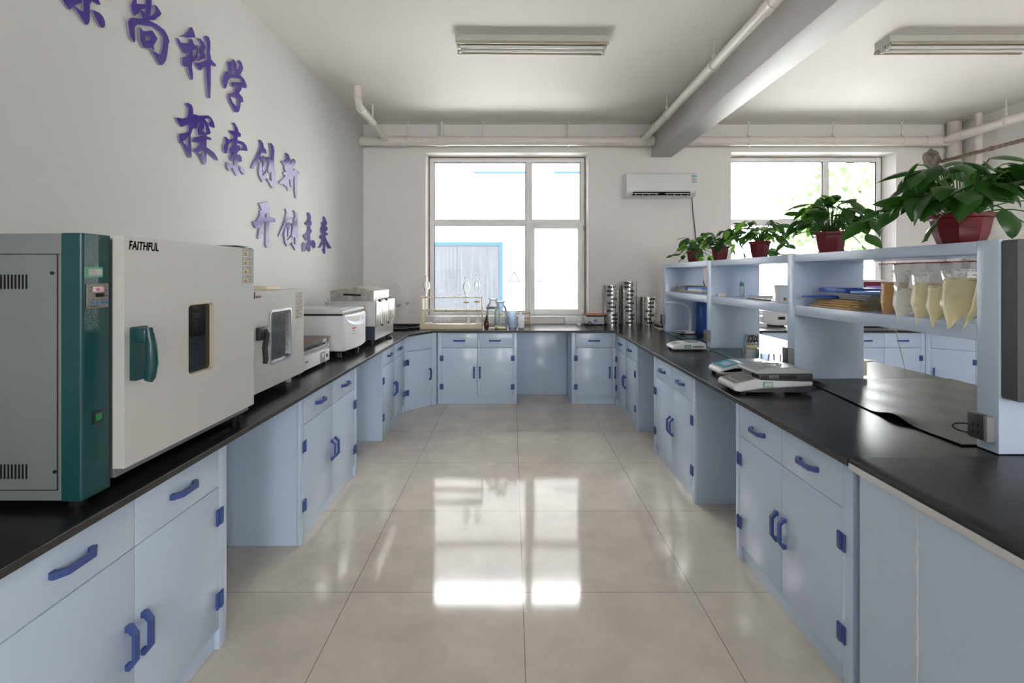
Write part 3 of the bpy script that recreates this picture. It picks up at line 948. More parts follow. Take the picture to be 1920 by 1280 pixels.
char('wall_character', 'purple wall character cut off by the top edge, above the big oven', 'A', [
    [(130, -40), (180, 60), (245, 142), (275, 130), (320, 92), (440, 38), (440, 0), (420, -50)],
    [(440, -60), (450, 30), (455, 175), (420, 160), (325, 85), (315, 100), (380, 200), (480, 355), (515, 372), (540, 340), (553, 290), (555, 60), (575, 40), (580, -60)],
    [(575, 0), (690, 75), (712, 70), (685, 0), (660, -50), (560, -40)],
    [(577, 148), (640, 165), (700, 195), (745, 245), (775, 320), (776, 390), (760, 415), (715, 412), (665, 330), (620, 250), (600, 190)],
    [(60, -60), (90, -150), (620, -190), (850, -60), (880, 2), (845, 0), (640, -120), (180, -85), (110, -30)],
    [(420, -50), (430, -420), (520, -420), (560, -50)], [(180, -200), (170, -340), (240, -330), (260, -260), (700, -280), (720, -380), (790, -370), (770, -210)]])
char('wall_character', 'purple wall character with a boxed centre, second from the cut off one', 'A', [
    [(1190, 20), (1170, 75), (1180, 160), (1215, 240), (1240, 235), (1300, 180), (1330, 140), (1395, 128), (1395, 60), (1260, 55), (1255, 0), (1240, -40)],
    [(1380, -60), (1385, 60), (1395, 130), (1380, 200), (1330, 150), (1305, 180), (1345, 285), (1455, 310), (1460, 230), (1480, 80), (1475, -60)],
    [(1475, 80), (1530, 75), (1560, 95), (1620, 190), (1622, 220), (1520, 300), (1455, 300), (1450, 250), (1500, 220), (1535, 160), (1520, 100)],
    [(1120, 330), (1140, 285), (1190, 262), (1260, 270), (1345, 285), (1455, 315), (1560, 365), (1670, 450), (1720, 540), (1743, 620), (1725, 680), (1710, 830), (1685, 920), (1640, 975), (1595, 975), (1480, 760), (1475, 735), (1510, 770), (1600, 820), (1615, 800), (1640, 690), (1650, 560), (1600, 480), (1500, 412), (1370, 390), (1260, 370), (1220, 410), (1225, 500), (1230, 600), (1225, 635), (1205, 632), (1150, 540), (1130, 430)],
    [[(1290, 430), (1305, 405), (1345, 460), (1410, 470), (1480, 450), (1560, 570), (1555, 600), (1505, 690), (1520, 750), (1480, 740), (1440, 720), (1355, 718), (1300, 600)], [(1375, 545), (1455, 560), (1440, 612), (1390, 605)]]])
char('wall_character', 'purple wall character with one long vertical stroke in the top line', 'B', [
    [(125, 203), (200, 170), (265, 80), (290, 78), (315, 140), (335, 213), (240, 220), (190, 207)],
    [(80, 222), (105, 225), (135, 285), (240, 290), (245, 240), (275, 232), (300, 255), (310, 295), (345, 345), (340, 368), (300, 380), (298, 480), (330, 455), (350, 400), (352, 315), (362, 315), (362, 475), (330, 520), (290, 550), (285, 610), (300, 700), (302, 770), (280, 780), (245, 690), (237, 600), (180, 602), (160, 560), (155, 490), (170, 475), (225, 465), (250, 405), (200, 425), (175, 420), (130, 340), (95, 275)],
    [(360, 222), (400, 230), (440, 280), (465, 345), (440, 400), (465, 475), (435, 500), (375, 525), (358, 520), (395, 450), (370, 370), (410, 315)],
    [(450, 205), (480, 190), (510, 210), (530, 280), (525, 420), (540, 510), (600, 570), (605, 595), (590, 602), (535, 575), (535, 800), (530, 1025), (505, 1025), (490, 900), (475, 720), (470, 590), (430, 620), (405, 652), (380, 645), (330, 565), (335, 550), (400, 550), (480, 520), (485, 300), (455, 225)]])
char('wall_character', 'purple wall character ending the top line, with three top strokes', 'B', [
    [(765, 545), (785, 533), (825, 545), (828, 700), (785, 690), (772, 620)],
    [(820, 515), (845, 505), (870, 550), (888, 600), (885, 700), (855, 690), (835, 600)],
    [(890, 560), (895, 525), (920, 515), (950, 550), (968, 620), (960, 660), (925, 725), (850, 715), (890, 650), (915, 620), (920, 570), (905, 550)],
    [[(690, 790), (700, 740), (735, 665), (760, 668), (785, 685), (930, 715), (985, 775), (1018, 860), (1010, 893), (950, 885), (945, 910), (915, 960), (960, 1010), (970, 1070), (950, 1083), (935, 1080), (930, 1150), (910, 1205), (890, 1215), (860, 1210), (790, 1080), (765, 1010), (780, 965), (850, 945), (852, 920), (880, 890), (840, 885), (808, 865), (815, 808), (945, 815), (950, 790), (930, 768), (800, 755), (770, 785), (755, 850), (735, 900), (710, 885)], [(800, 1010), (815, 1000), (850, 1018), (905, 1030), (900, 1130), (880, 1132), (830, 1080)]]])
char('wall_character', 'large purple wall character starting the middle line', 'C', [
    [[(230, 110), (270, 100), (320, 130), (345, 200), (345, 270), (360, 275), (380, 275), (430, 295), (570, 290), (620, 330), (655, 400), (668, 470), (650, 475), (590, 450), (570, 420), (605, 380), (600, 340), (545, 335), (520, 350), (560, 400), (580, 470), (610, 560), (540, 590), (550, 605), (600, 620), (625, 660), (580, 660), (545, 655), (545, 765), (650, 840), (700, 910), (720, 965), (690, 965), (620, 900), (545, 830), (545, 980), (525, 1030), (495, 1025), (410, 855), (345, 835), (345, 810), (430, 740), (445, 695), (345, 690), (338, 640), (360, 625), (450, 610), (480, 590), (410, 590), (400, 500), (430, 420), (430, 380), (385, 490), (365, 490), (350, 470), (325, 520), (305, 590), (315, 760), (320, 925), (275, 925), (180, 715), (145, 700), (130, 640), (130, 575), (150, 565), (230, 555), (270, 530), (275, 440), (240, 435), (180, 465), (140, 440), (100, 370), (82, 325), (130, 325), (190, 340), (250, 320), (265, 270), (270, 180)],
     [(270, 605), (190, 690), (265, 765)], [(490, 815), (418, 845), (495, 905)], [(500, 385), (520, 450), (530, 550), (482, 520), (505, 460)]]])
char('wall_character', 'purple wall character second in the middle line, with a shiny lower end', 'C', [
    [(935, 400), (965, 400), (1010, 480), (1025, 535), (1060, 570), (1055, 610), (1010, 615), (1005, 660), (1100, 690), (1145, 750), (1160, 825), (1060, 815), (1090, 780), (1085, 735), (1000, 700), (960, 705), (895, 700), (870, 740), (850, 860), (820, 860), (795, 790), (800, 745), (830, 690), (815, 610), (845, 615), (880, 655), (930, 645), (955, 610), (900, 560), (878, 515), (910, 515), (965, 530), (965, 460)],
    [(960, 690), (1000, 695), (1000, 740), (1035, 740), (1055, 780), (1050, 810), (1010, 840), (1000, 880), (1040, 875), (1070, 920), (1070, 985), (1035, 990), (1025, 965), (1015, 980), (1020, 1050), (1015, 1195), (985, 1195), (930, 1080), (905, 1075), (905, 1110), (880, 1125), (850, 1080), (845, 990), (875, 985), (900, 1030), (960, 1025), (960, 975), (905, 970), (890, 920), (900, 880), (950, 860), (890, 850), (890, 790), (930, 740)],
    [(1025, 1040), (1070, 1060), (1115, 1120), (1120, 1175), (1095, 1180), (1050, 1120)]])
char('wall_character', 'purple wall character third in the middle line, with a tall hooked stroke', 'D', [
    [(258, 120), (290, 120), (335, 185), (350, 260), (390, 300), (402, 370), (360, 370), (330, 345), (295, 375), (275, 450), (215, 560), (150, 655), (115, 650), (120, 605), (200, 450), (270, 290), (285, 200)],
    [(278, 460), (300, 425), (345, 412), (380, 440), (395, 520), (385, 620), (350, 715), (330, 700), (310, 640), (340, 590), (340, 520), (300, 520)],
    [(262, 525), (300, 530), (310, 640), (320, 780), (380, 720), (410, 670), (405, 770), (340, 900), (315, 895), (255, 790), (250, 680)],
    [(445, 180), (485, 180), (520, 230), (540, 320), (530, 500), (540, 760), (540, 900), (525, 1010), (495, 1010), (400, 840), (415, 835), (485, 885), (480, 720), (435, 735), (415, 680), (440, 560), (390, 435), (415, 430), (470, 480), (475, 300)]])
char('wall_character', 'purple wall character last in the middle line, ending in a thin long leg', 'D', [
    [(740, 365), (770, 360), (810, 400), (830, 470), (848, 520), (830, 570), (870, 520), (880, 475), (905, 470), (935, 510), (930, 550), (880, 620), (890, 690), (915, 655), (940, 660), (950, 690), (985, 700), (998, 750), (960, 755), (965, 900), (960, 1195), (930, 1195), (915, 1050), (910, 780), (890, 830), (885, 960), (860, 985), (840, 950), (830, 850), (800, 870), (820, 930), (810, 1060), (790, 1060), (765, 975), (735, 980), (715, 940), (670, 950), (635, 925), (635, 890), (690, 850), (745, 780), (700, 755), (695, 725), (760, 700), (740, 690), (720, 640), (725, 590), (690, 560), (668, 505), (700, 505), (745, 500), (765, 440)]])
char('wall_character', 'purple wall character starting the bottom line, with two hanging legs', 'E', [
    [[(270, 110), (320, 115), (430, 85), (450, 100), (505, 190), (490, 220), (465, 225), (460, 260), (490, 330), (480, 380), (590, 410), (610, 470), (600, 495), (490, 500), (480, 700), (490, 900), (475, 1000), (435, 1005), (405, 930), (410, 850), (415, 500), (355, 510), (345, 620), (350, 720), (320, 815), (265, 830), (248, 790), (270, 740), (290, 600), (220, 615), (175, 560), (150, 480), (220, 470), (300, 350), (290, 260), (320, 250), (340, 265)], [(430, 300), (370, 370), (365, 405), (430, 400)]]])
char('wall_character', 'purple wall character second in the bottom line, with a tall hooked stroke', 'E', [
    [(795, 230), (830, 230), (875, 300), (890, 360), (920, 400), (925, 440), (860, 450), (835, 475), (800, 600), (690, 785), (668, 780), (670, 755), (760, 560), (815, 370), (825, 280)],
    [(825, 530), (850, 505), (885, 500), (915, 540), (920, 600), (910, 720), (880, 790), (855, 780), (870, 600), (830, 590)],
    [(800, 600), (830, 595), (840, 860), (900, 800), (930, 745), (925, 830), (870, 975), (840, 975), (795, 900), (780, 720)],
    [(960, 260), (1000, 258), (1030, 300), (1050, 380), (1040, 520), (1050, 800), (1045, 1000), (1030, 1062), (1005, 1060), (925, 915), (945, 905), (1000, 940), (1000, 800), (950, 805), (930, 740), (950, 590), (920, 520), (945, 515), (970, 550), (975, 400), (1000, 395), (995, 310)]])
char('wall_character', 'purple wall character third in the bottom line, with a separate round dot', 'E', [
    [(1245, 305), (1280, 298), (1310, 340), (1320, 400), (1315, 460), (1335, 510), (1325, 560), (1305, 580), (1310, 640), (1335, 645), (1330, 690), (1300, 740), (1300, 830), (1310, 880), (1305, 1060), (1290, 1085), (1265, 1070), (1230, 990), (1195, 1085), (1155, 1080), (1145, 1020), (1150, 920), (1175, 895), (1210, 905), (1230, 950), (1275, 890), (1270, 850), (1220, 855), (1180, 800), (1165, 750), (1200, 745), (1240, 710), (1260, 640), (1260, 580), (1210, 540), (1190, 510), (1250, 475), (1265, 400)],
    [(1310, 890), (1345, 850), (1385, 865), (1410, 930), (1400, 1010), (1370, 1018), (1330, 950)]])
char('wall_character', 'purple wall character nearest the window wall, last in the bottom line', 'E', [
    [(1560, 385), (1590, 380), (1610, 430), (1640, 500), (1635, 540), (1605, 570), (1640, 580), (1655, 640), (1610, 690), (1650, 715), (1660, 750), (1605, 775), (1640, 860), (1730, 1015), (1665, 1025), (1600, 900), (1605, 1120), (1580, 1128), (1545, 1030), (1570, 1020), (1560, 920), (1500, 1005), (1465, 1005), (1530, 900), (1540, 840), (1490, 810), (1500, 770), (1560, 730), (1520, 710), (1515, 620), (1540, 570), (1525, 500), (1560, 490)]])

# ================================================================= LEFT BENCH INSTRUMENTS
ZB = ZT1 + .0005
def rrYZ(y0, y1, z0, z1, r, n=6):
    return rr(y0, y1, z0, z1, r, n)
def onx(x):                                       # (y, z, d) -> world, extruding along +X
    return lambda u, v, d: Vector((x + d, u, v))

def stickers(parent, x, y0, y1, ztop, h, n, name='warning_sticker'):
    # column of warning stickers on a face looking along +X
    for k in range(n):
        z1 = ztop - k * (h + .006)
        q = MB().box(x + .0003, x + .0010, y0, y1, z1 - h, z1).build(name, 'sticker', parent, world=True, smooth=0)
        L_ = MB()
        t = .0014
        w = y1 - y0
        xx = (x + .0010, x + .0014)
        L_.box(*xx, y0, y1, z1 - t, z1).box(*xx, y0, y1, z1 - h, z1 - h + t).box(*xx, y0, y0 + t, z1 - h, z1).box(*xx, y1 - t, y1, z1 - h, z1)
        L_.box(*xx, y0, y1, z1 - h * .3, z1 - h * .3 + t)
        for j in range(2):
            L_.box(*xx, y0 + w * (.45 + .2 * j), y0 + w * (.55 + .2 * j), z1 - h * .22, z1 - h * .1)
        for j in range(5):
            zz = z1 - h * (.42 + j * .105)
            L_.box(*xx, y0 + w * .56, y0 + w * (.80 + .11 * ((j * 7 + k) % 2)), zz - h * .045, zz)
        L_.build('sticker_print', 'greylines', q, world=True, smooth=0)
        T = MB()
        T.prism([(y0 + w * .10, z1 - h * .9), (y0 + w * .46, z1 - h * .9), (y0 + w * .28, z1 - h * .42)], onx(0), x + .0010, x + .0016)
        T.prism([(y0 + w * .28, z1 - h * .25), (y0 + w * .40, z1 - h * .25), (y0 + w * .34, z1 - h * .07)], onx(0), x + .0010, x + .0016)
        T.build('warning_triangle', 'yellow', q, world=True, smooth=0)
        T = MB()
        T.prism([(y0 + w * .25, z1 - h * .75), (y0 + w * .31, z1 - h * .75), (y0 + w * .28, z1 - h * .55)], onx(0), x + .0016, x + .002)
        T.box(x + .0016, x + .002, y0 + w * .26, y0 + w * .30, z1 - h * .86, z1 - h * .8)
        T.build('warning_mark', 'ink', q, world=True, smooth=0)

e = thing('drying_oven', 'large grey and teal drying oven standing nearest on the lettered wall bench', 'oven', (-1.5, 1.8, ZB))
OY0, OY1, OZ0, OZ1 = 1.343, 2.20, .868, 1.592
m = MB()
m.box(-1.82, -1.218, OY0 + .001, OY1, OZ0, OZ1, bev=.004)
m.box(-1.222, -1.160, 1.452, OY1 - .012, OZ0 + .018, OZ1 - .01, bev=.003)
m.build('cabinet_body', 'ovengrey', e, world=True)
m = MB()
# flat access panel outline, screws and louvres on the end facing the room
yy = (OY0 - .0006, OY0 + .002)
zt = EYE - (477 - VY) / F * OY0
m.box(-1.70, -1.2275, *yy, zt, zt + .0022).box(-1.2300, -1.2272, *yy, .897, zt).box(-1.70, -1.227, *yy, .897, .899)
m.box(-1.2272, -1.205 + .0, *yy, zt, zt + .0012)
m.build('panel_seam', 'ink', e, world=True, smooth=0)
for zc in (1.461, .948):
    k = MB()
    for j in range(16):
        xx = -1.313 - j * .0098
        k.box(xx - .0019, xx + .0019, OY0 - .0008, OY0 + .002, zc - .0195, zc + .0195)
    k.build('louvre_vents', 'blackmatt', e, world=True, smooth=0)
for px_, py_ in ((98, 512), (103, 884)):
    c = P(px_, py_, OY0)
    MB().cyl((c.x, OY0 + .002, c.z), (c.x, OY0 - .002, c.z), .0048, seg=14).build('screw', 'black', e, world=True)
m = MB()
m.prism([(-1.22, OY0), (-1.168, OY0), (-1.163, OY0 + .005), (-1.163, 1.438), (-1.175, 1.451), (-1.22, 1.451)], lambda u, v, d: Vector((u, v, d)), OZ0 - .002, OZ1 + .0015)
tc = m.build('control_column', 'teal', e, world=True, smooth=0)
bv = tc.modifiers.new('bevel', 'BEVEL')
bv.width, bv.segments, bv.limit_method = .003, 2, 'ANGLE'
# controller on the column
def Q(px_, py_, X=-1.163):
    return PX(px_, py_, X)
a, b_ = Q(161, 531), Q(201, 578)
cz0, cz1 = Q(180, 577).z, Q(180, 531).z
cy0, cy1 = a.y, b_.y
cp = MB().box(-1.163, -1.1585, cy0, cy1, cz0, cz1, bev=.0015).build('controller', 'panelface', e, world=True)
w, h = cy1 - cy0, cz1 - cz0
fx = lambda u: cy0 + u * w
fz = lambda v: cz0 + v * h
MB().box(-1.1585, -1.1580, fx(.25), fx(.76), fz(.66), fz(.86)).build('display', 'pink', cp, world=True, smooth=0)
MB().box(-1.1585, -1.1580, fx(.36), fx(.78), fz(.44), fz(.60)).build('lower_display', 'ink', cp, world=True, smooth=0)
text_mesh('display_digits', '070', .0095, lambda x, y, z: Vector((-1.1576, fx(.42) + x, fz(.46) + y)), 'digits', cp, world=True, depth=.0002)
text_mesh('display_digits', '100', .011, lambda x, y, z: Vector((-1.1576, fx(.34) + x, fz(.69) + y)), 'red', cp, world=True, depth=.0002)
for k in range(4):
    MB().box(-1.1585, -1.1570, fx(.13 + k * .22), fx(.27 + k * .22), fz(.15), fz(.265), bev=.0005).build('button', 'bluebtn', cp, world=True)
m = MB()
for k in range(4):
    m.box(-1.1585, -1.1580, fx(.2 + k * .2), fx(.29 + k * .2), fz(.325), fz(.345))
m.box(-1.1585, -1.1580, fx(.13), fx(.5), fz(.06), fz(.09)).box(-1.1585, -1.158, fx(.12), fx(.2), fz(.83), fz(.86)).box(-1.1585, -1.158, fx(.27), fx(.33), fz(.55), fz(.58)).box(-1.1585, -1.158, fx(.83), fx(.9), fz(.68), fz(.72)).box(-1.1585, -1.158, fx(.83), fx(.93), fz(.46), fz(.49))
m.build('controller_print', 'ink', cp, world=True, smooth=0)
a, b_ = Q(158, 500), Q(192.5, 520)
g0, g1 = Q(175, 520).z, Q(175, 500).z
gl = MB().box(-1.163, -1.1624, a.y, b_.y, g0, g1).build('inspection_label', 'greenlabel', e, world=True, smooth=0)
w = b_.y - a.y
h = g1 - g0
lp = MB().box(-1.1624, -1.1620, a.y + w * .22, a.y + w * .96, g0 + h * .2, g0 + h * .8).build('label_paper', 'sticker', gl, world=True, smooth=0)
m = MB()
for k in range(4):
    m.box(-1.1620, -1.1617, a.y + w * .24, a.y + w * (.74 - .06 * k), g0 + h * (.3 + .13 * k), g0 + h * (.33 + .13 * k))
for k in range(5):
    m.box(-1.1624, -1.1617, a.y + w * .05, a.y + w * .17, g0 + h * (.2 + .13 * k), g0 + h * (.225 + .13 * k))
m.build('label_print', 'greylines', gl, world=True, smooth=0)
a, b_ = Q(174, 768), Q(193, 792)
sw0, sw1 = Q(183, 792).z, Q(183, 769).z
sw = MB().box(-1.163, -1.160, a.y, b_.y, sw0, sw1, bev=.001).build('power_switch', 'black', e, world=True)
MB().box(-1.161, -1.1585, a.y + .006, b_.y - .008, sw0 + .006, sw1 - .008, bev=.001).build('switch_rocker', 'greenlamp', sw, world=True)
# door with window, handle, lettering
DX = -1.125
dy0, dy1, dz0, dz1 = 1.4415, 2.165, .9175, 1.5925
def D(px_, py_):
    q = PX(px_, py_, DX)
    return q.y, q.z
wy0, wy1 = D(352, 600)[0], D(401, 600)[0]
wz1, wz0 = D(377, 568)[1], D(377, 697)[1]
m = MB()
m.prism([[(dy0, dz0), (dy1, dz0), (dy1, dz1), (dy0, dz1)], rrYZ(wy0, wy1, wz0, wz1, .018)], onx(0), DX - .034, DX)
door = m.build('door', 'oven', e, world=True, smooth=0)
m = MB().prism([rrYZ(wy0, wy1, wz0, wz1, .018), rrYZ(wy0 + .004, wy1 - .004, wz0 + .004, wz1 - .004, .015)], onx(0), DX - .033, DX + .0005)
m.build('window_seal', 'beige', door, world=True, smooth=30)
MB().prism(rrYZ(wy0 + .003, wy1 - .003, wz0 + .003, wz1 - .003, .016), onx(0), DX - .018, DX - .014).build('window_glass', 'darkglass', door, world=True, smooth=0)
y, z = D(241, 467)
y2 = D(296, 468)[0]
text_mesh('lettering', 'FAITHFUL', .036, lambda x, yy_, zz: Vector((DX + .0006, y + x * (y2 - y) / .155, z + yy_)), 'tealtext', door, world=True, depth=.0006, bold=.0009, shear=.12)
hy0, hy1, hy2 = D(243, 650)[0], D(269, 650)[0], PX(295, 650, DX + .045).y
hz1, hz0 = D(260, 611)[1], D(260, 710)[1]
hd = MB().prism(rrYZ(hy0, hy1, hz0, hz1, .006), onx(0), DX + .0003, DX + .014)
hp = hd.build('handle_plate', 'tealdark', door, world=True, smooth=30)
ymid = PX(282.5, 650, DX + .052).y
m = MB()
m.box(DX + .008, DX + .052, ymid - .022, ymid + .014, hz1 - .045, hz1 - .002, bev=.005)
m.tube([(DX + .046, ymid - .001, hz1 - .004), (DX + .054, ymid, hz1 - .05), (DX + .056, ymid + .001, hz1 - .11), (DX + .050, ymid, hz0 + .01), (DX + .046, ymid - .001, hz0)], [.013, .015, .0155, .015, .012], seg=14)
m.build('handle_lever', 'teal', door, world=True, smooth=45)
sy0, sy1 = D(454.5, 500)[0], D(474.5, 500)[0]
sz1, sz0 = D(464, 466)[1], D(464, 531)[1]
stickers(door, DX, sy0, sy1, sz1, (sz1 - sz0) / 4 - .005, 4)
MB().box(-1.30, -1.155, 2.09, 2.185, OZ1, OZ1 + .012, bev=.002).build('top_trim', 'tealdark', e, world=True)
m = MB().cyl((DX - .02, dy1 + .008, dz0 - .012), (DX - .02, dy1 + .008, dz0 + .05), .007).cyl((DX - .02, dy1 + .008, dz1 - .05), (DX - .02, dy1 + .008, dz1 + .004), .007)
m.build('door_hinge', 'black', e, world=True)
for x, y in ((-1.20, 1.375), (-1.20, 2.15), (-1.76, 1.375), (-1.76, 2.15)):
    MB().cyl((x, y, ZB), (x, y, .87), .020, .024).build('foot', 'black', e, world=True)

# ---- second oven
e = thing('incubator_oven', 'smaller grey white oven with dark handle, behind the large oven', 'oven', (-1.5, 2.7, ZB))
X2 = -1.26
def D2(px_, py_):
    q = PX(px_, py_, X2)
    return q.y, q.z
y0, y1, z0, z1 = 2.36, 3.005, .893, 1.396
MB().box(-1.80, -1.306, y0, y1, z0 + .005, z1 - .004, bev=.006).build('cabinet_body', 'white', e, world=True)
wy0, wy1 = D2(507, 620)[0], D2(545, 620)[0]
wz1, wz0 = D2(526, 582)[1], D2(526, 674)[1]
m = MB()
m.prism([[(y0, z0), (y1, z0), (y1, z1), (y0, z1)], rrYZ(wy0, wy1, wz0, wz1, .02)], onx(0), X2 - .045, X2)
door = m.build('door', 'oven', e, world=True, smooth=0)
m = MB().prism([rrYZ(wy0 - .010, wy1 + .010, wz0 - .010, wz1 + .010, .028), rrYZ(wy0 + .002, wy1 - .002, wz0 + .002, wz1 - .002, .018)], onx(0), X2 - .03, X2 + .004)
m.build('window_frame', 'silver', door, world=True, smooth=30)
MB().prism(rrYZ(wy0 + .001, wy1 - .001, wz0 + .001, wz1 - .001, .018), onx(0), X2 - .016, X2 - .012).build('window_glass', 'greyglass', door, world=True, smooth=0)
hy0, hy1 = D2(479, 640)[0], D2(496, 640)[0]
hz1, hzm, hz0 = D2(487, 613)[1], D2(487, 637)[1], D2(497, 676)[1]
m = MB().box(X2 + .0003, X2 + .022, hy0, hy1, hzm, hz1, bev=.005)
yc = PX(497, 655, X2 + .04).y
m.tube([(X2 + .016, hy1 - .028, hz1 - .014), (X2 + .030, hy1 - .030, hz1 - .045), (X2 + .040, yc, hz1 - .10), (X2 + .042, yc + .004, hz0 + .02), (X2 + .038, yc + .004, hz0)], [.013, .015, .0145, .013, .011], seg=12)
m.build('handle', 'darkgrey', door, world=True, smooth=45)
sy0, sy1 = D2(554.5, 570)[0], D2(566.5, 570)[0]
sz1, sz0 = D2(560, 548)[1], D2(560, 597)[1]
stickers(door, X2, sy0, sy1, sz1, (sz1 - sz0) / 4 - .005, 4)
y, z = D2(475.6, 559.5)
text_mesh('lettering', 'S', .040, lambda x, yy_, zz: Vector((X2 + .0006, y - .004 + x, z + yy_)), 'red', door, world=True, depth=.0006, bold=.002)
y, z = D2(480, 559)
m = MB()
for k, wv in enumerate((.012, .008, .009, .010)):
    m.box(X2 + .0003, X2 + .0009, y + k * .0135, y + k * .0135 + wv, z, z + .010 + .003 * (k % 2))
m.build('small_print', 'greylines', door, world=True, smooth=0)
MB().box(-1.60, -1.40, 2.83, 2.99, z1 - .004, z1 + .017, bev=.003).build('top_vent', 'cream', e, world=True)
for x, y in ((-1.33, 2.42), (-1.33, 2.95), (-1.75, 2.42), (-1.75, 2.95)):
    MB().cyl((x, y, ZB), (x, y, z0 + .008), .016, .02).build('foot', 'ltgrey', e, world=True)

# ---- heating plate
e = thing('heating_plate', 'white laboratory heating plate with brown top, beside the smaller oven', 'hot plate', (-1.5, 3.35, ZB))
X3 = -1.32
y0, y1 = 3.10, 3.595
MB().box(-1.74, X3, y0, y1, .868, .952, bev=.003).build('body', 'white', e, world=True)
m = MB().box(-1.73, X3 - .01, y0 + .01, y1 - .01, .952, .962)
m.box(-1.735, X3 - .002, y0 + .004, y1 - .004, .965, .986, bev=.002)
m.build('vented_tray', 'ltgrey', e, world=True)
m = MB()
for k in range(17):
    yy_ = y0 + .025 + k * .0268
    m.box(X3 - .0022, X3 - .0014, yy_, yy_ + .012, .969, .982)
m.build('vent_slots', 'greylines', e, world=True, smooth=0)
m = MB()
for x, y in ((X3 - .03, y1 - .03), (X3 - .03, y0 + .2), (-1.70, y1 - .03), (-1.70, y0 + .05)):
    m.cyl((x, y, .986), (x, y, 1.003), .008, seg=8)
m.build('spacer', 'black', e, world=True)
MB().box(-1.735, X3 - .004, y0 + .004, y1 - .006, 1.002, 1.034, bev=.002).build('plate', 'plateside', e, world=True)
MB().box(-1.745, X3 + .003, y0, y1 + .004, 1.034, 1.039, bev=.001).build('plate_top', 'platebrown', e, world=True)
def D3(px_, py_, X=X3):
    q = PX(px_, py_, X)
    return q.y, q.z
m = MB().box(X3, X3 + .001, D3(600.5, 668)[0], D3(609, 668)[0], D3(605, 679)[1], D3(605, 659.5)[1]).build('control_panel', 'midgrey', e, world=True, smooth=0)
MB().box(X3 + .001, X3 + .002, D3(603.2, 668)[0], D3(607.5, 668)[0], D3(605, 665.8)[1], D3(605, 662)[1]).box(X3 + .001, X3 + .002, D3(604, 668)[0], D3(607, 668)[0], D3(605, 669.5)[1], D3(605, 666.8)[1]).build('display', 'milky', m, world=True, smooth=0)
MB().box(X3, X3 + .004, D3(611.8, 665)[0], D3(614, 665)[0], D3(613, 668.5)[1], D3(613, 663)[1], bev=.001).build('switch', 'black', e, world=True)
MB().box(X3 - .004, X3 - .0032, 3.48, 3.545, 1.006, 1.03).build('torn_label', 'sticker', e, world=True, smooth=0)
m = MB()
for k in range(4):
    m.box(X3, X3 + .0006, D3(572.5 + k * 1.5, 676)[0], D3(573.5 + k * 1.5, 676)[0], .944 - .03, .944 - .02)
m.build('small_print', 'greylines', e, world=True, smooth=0)
for x, y in ((X3 - .03, y0 + .03), (X3 - .03, y1 - .03), (-1.70, y0 + .03), (-1.70, y1 - .03)):
    MB().cyl((x, y, ZB), (x, y, .87), .013, .016, seg=12).build('foot', 'black', e, world=True)

# ---- centrifuge
e = thing('centrifuge', 'white bench centrifuge with pale blue control panel and flat lid', 'centrifuge', (-1.55, 4.05, ZB))
X4 = -1.272
y0, y1 = 3.775, 4.315
front = [(y0, 0)] + [(y0 + (y1 - y0) * t, .030 * math.sin(PI * t)) for t in (.12, .25, .38, .5, .62, .75, .88)] + [(y1, 0)]
m = MB()
pl = [(-1.86, y0), (-1.86, y1)] + [(X4 + d, y) for y, d in reversed(front)]
m.prism(pl, lambda u, v, d: Vector((u, v, d)), .896, 1.168)
o = m.build('body', 'white', e, world=True, smooth=40)
bv = o.modifiers.new('bevel', 'BEVEL')
bv.width, bv.segments, bv.limit_method = .012, 3, 'ANGLE'
m = MB().box(-1.85, X4 - .02, y0 + .01, y1 - .01, 1.168, 1.182)
m.build('lid_gap', 'black', e, world=True)
m = MB().box(-1.87, X4 - .012, y0 - .012, y1 - .0, 1.182, 1.206, bev=.005)
m.prism(rr(-1.80, -1.36, y0 + .07, y1 - .07, .15, 8), lambda u, v, d: Vector((u, v, d)), 1.205, 1.214)
m.build('lid', 'ltgrey', e, world=True)
# half-moon control panel hugging the curved front
m = MB()
V, fc = [], []
n = 16
for k in range(n + 1):
    t = .03 + .94 * k / n
    y = y0 + (y1 - y0) * t
    d = .030 * math.sin(PI * t)
    zb = 1.160 - .083 * math.sqrt(max(0, 1 - (2 * t - 1) ** 2 / .93))
    V += [(X4 + d + .004, y, zb), (X4 + d - .010, y, 1.172), (X4 + d - .02, y, zb)]
for k in range(n):
    a = 3 * k
    fc += [(a, a + 3, a + 4, a + 1), (a, a + 2, a + 5, a + 3), (a + 1, a + 4, a + 5, a + 2)]
fc += [(0, 1, 2), (3 * n, 3 * n + 2, 3 * n + 1)]
m.add(V, fc)
pn = m.build('control_panel', 'panelblue', e, world=True, smooth=40)
m = MB().box(X4 + .029, X4 + .0345, 4.03, 4.085, 1.112, 1.145).box(X4 + .025, X4 + .032, 4.13, 4.17, 1.118, 1.135)
m.build('display', 'milky', pn, world=True)
m = MB()
for k, (w, h_) in enumerate(((.022, .016), (.018, .016), (.018, .02))):
    m.box(X4 + .0235, X4 + .0262, 3.895 + k * .024, 3.895 + k * .024 + w, 1.052, 1.052 + h_)
m.build('maker_mark', 'red', e, world=True, smooth=0)
m = MB()
for k in range(3):
    m.box(X4 + .0235, X4 + .0268, 3.90 + k * .03, 3.906 + k * .03, 1.012, 1.018)
m.box(X4 + .0235, X4 + .0268, 3.91, 3.95, 1.034, 1.038)
m.build('small_print', 'greylines', e, world=True, smooth=0)
for x, y in ((-1.34, 3.83), (-1.34, 4.26), (-1.80, 3.83), (-1.80, 4.26)):
    MB().lathe([(.030, 0), (.024, .008), (.022, .03), (.03, .055)], (x, y, ZB), seg=14).build('foot', 'black', e, world=True)

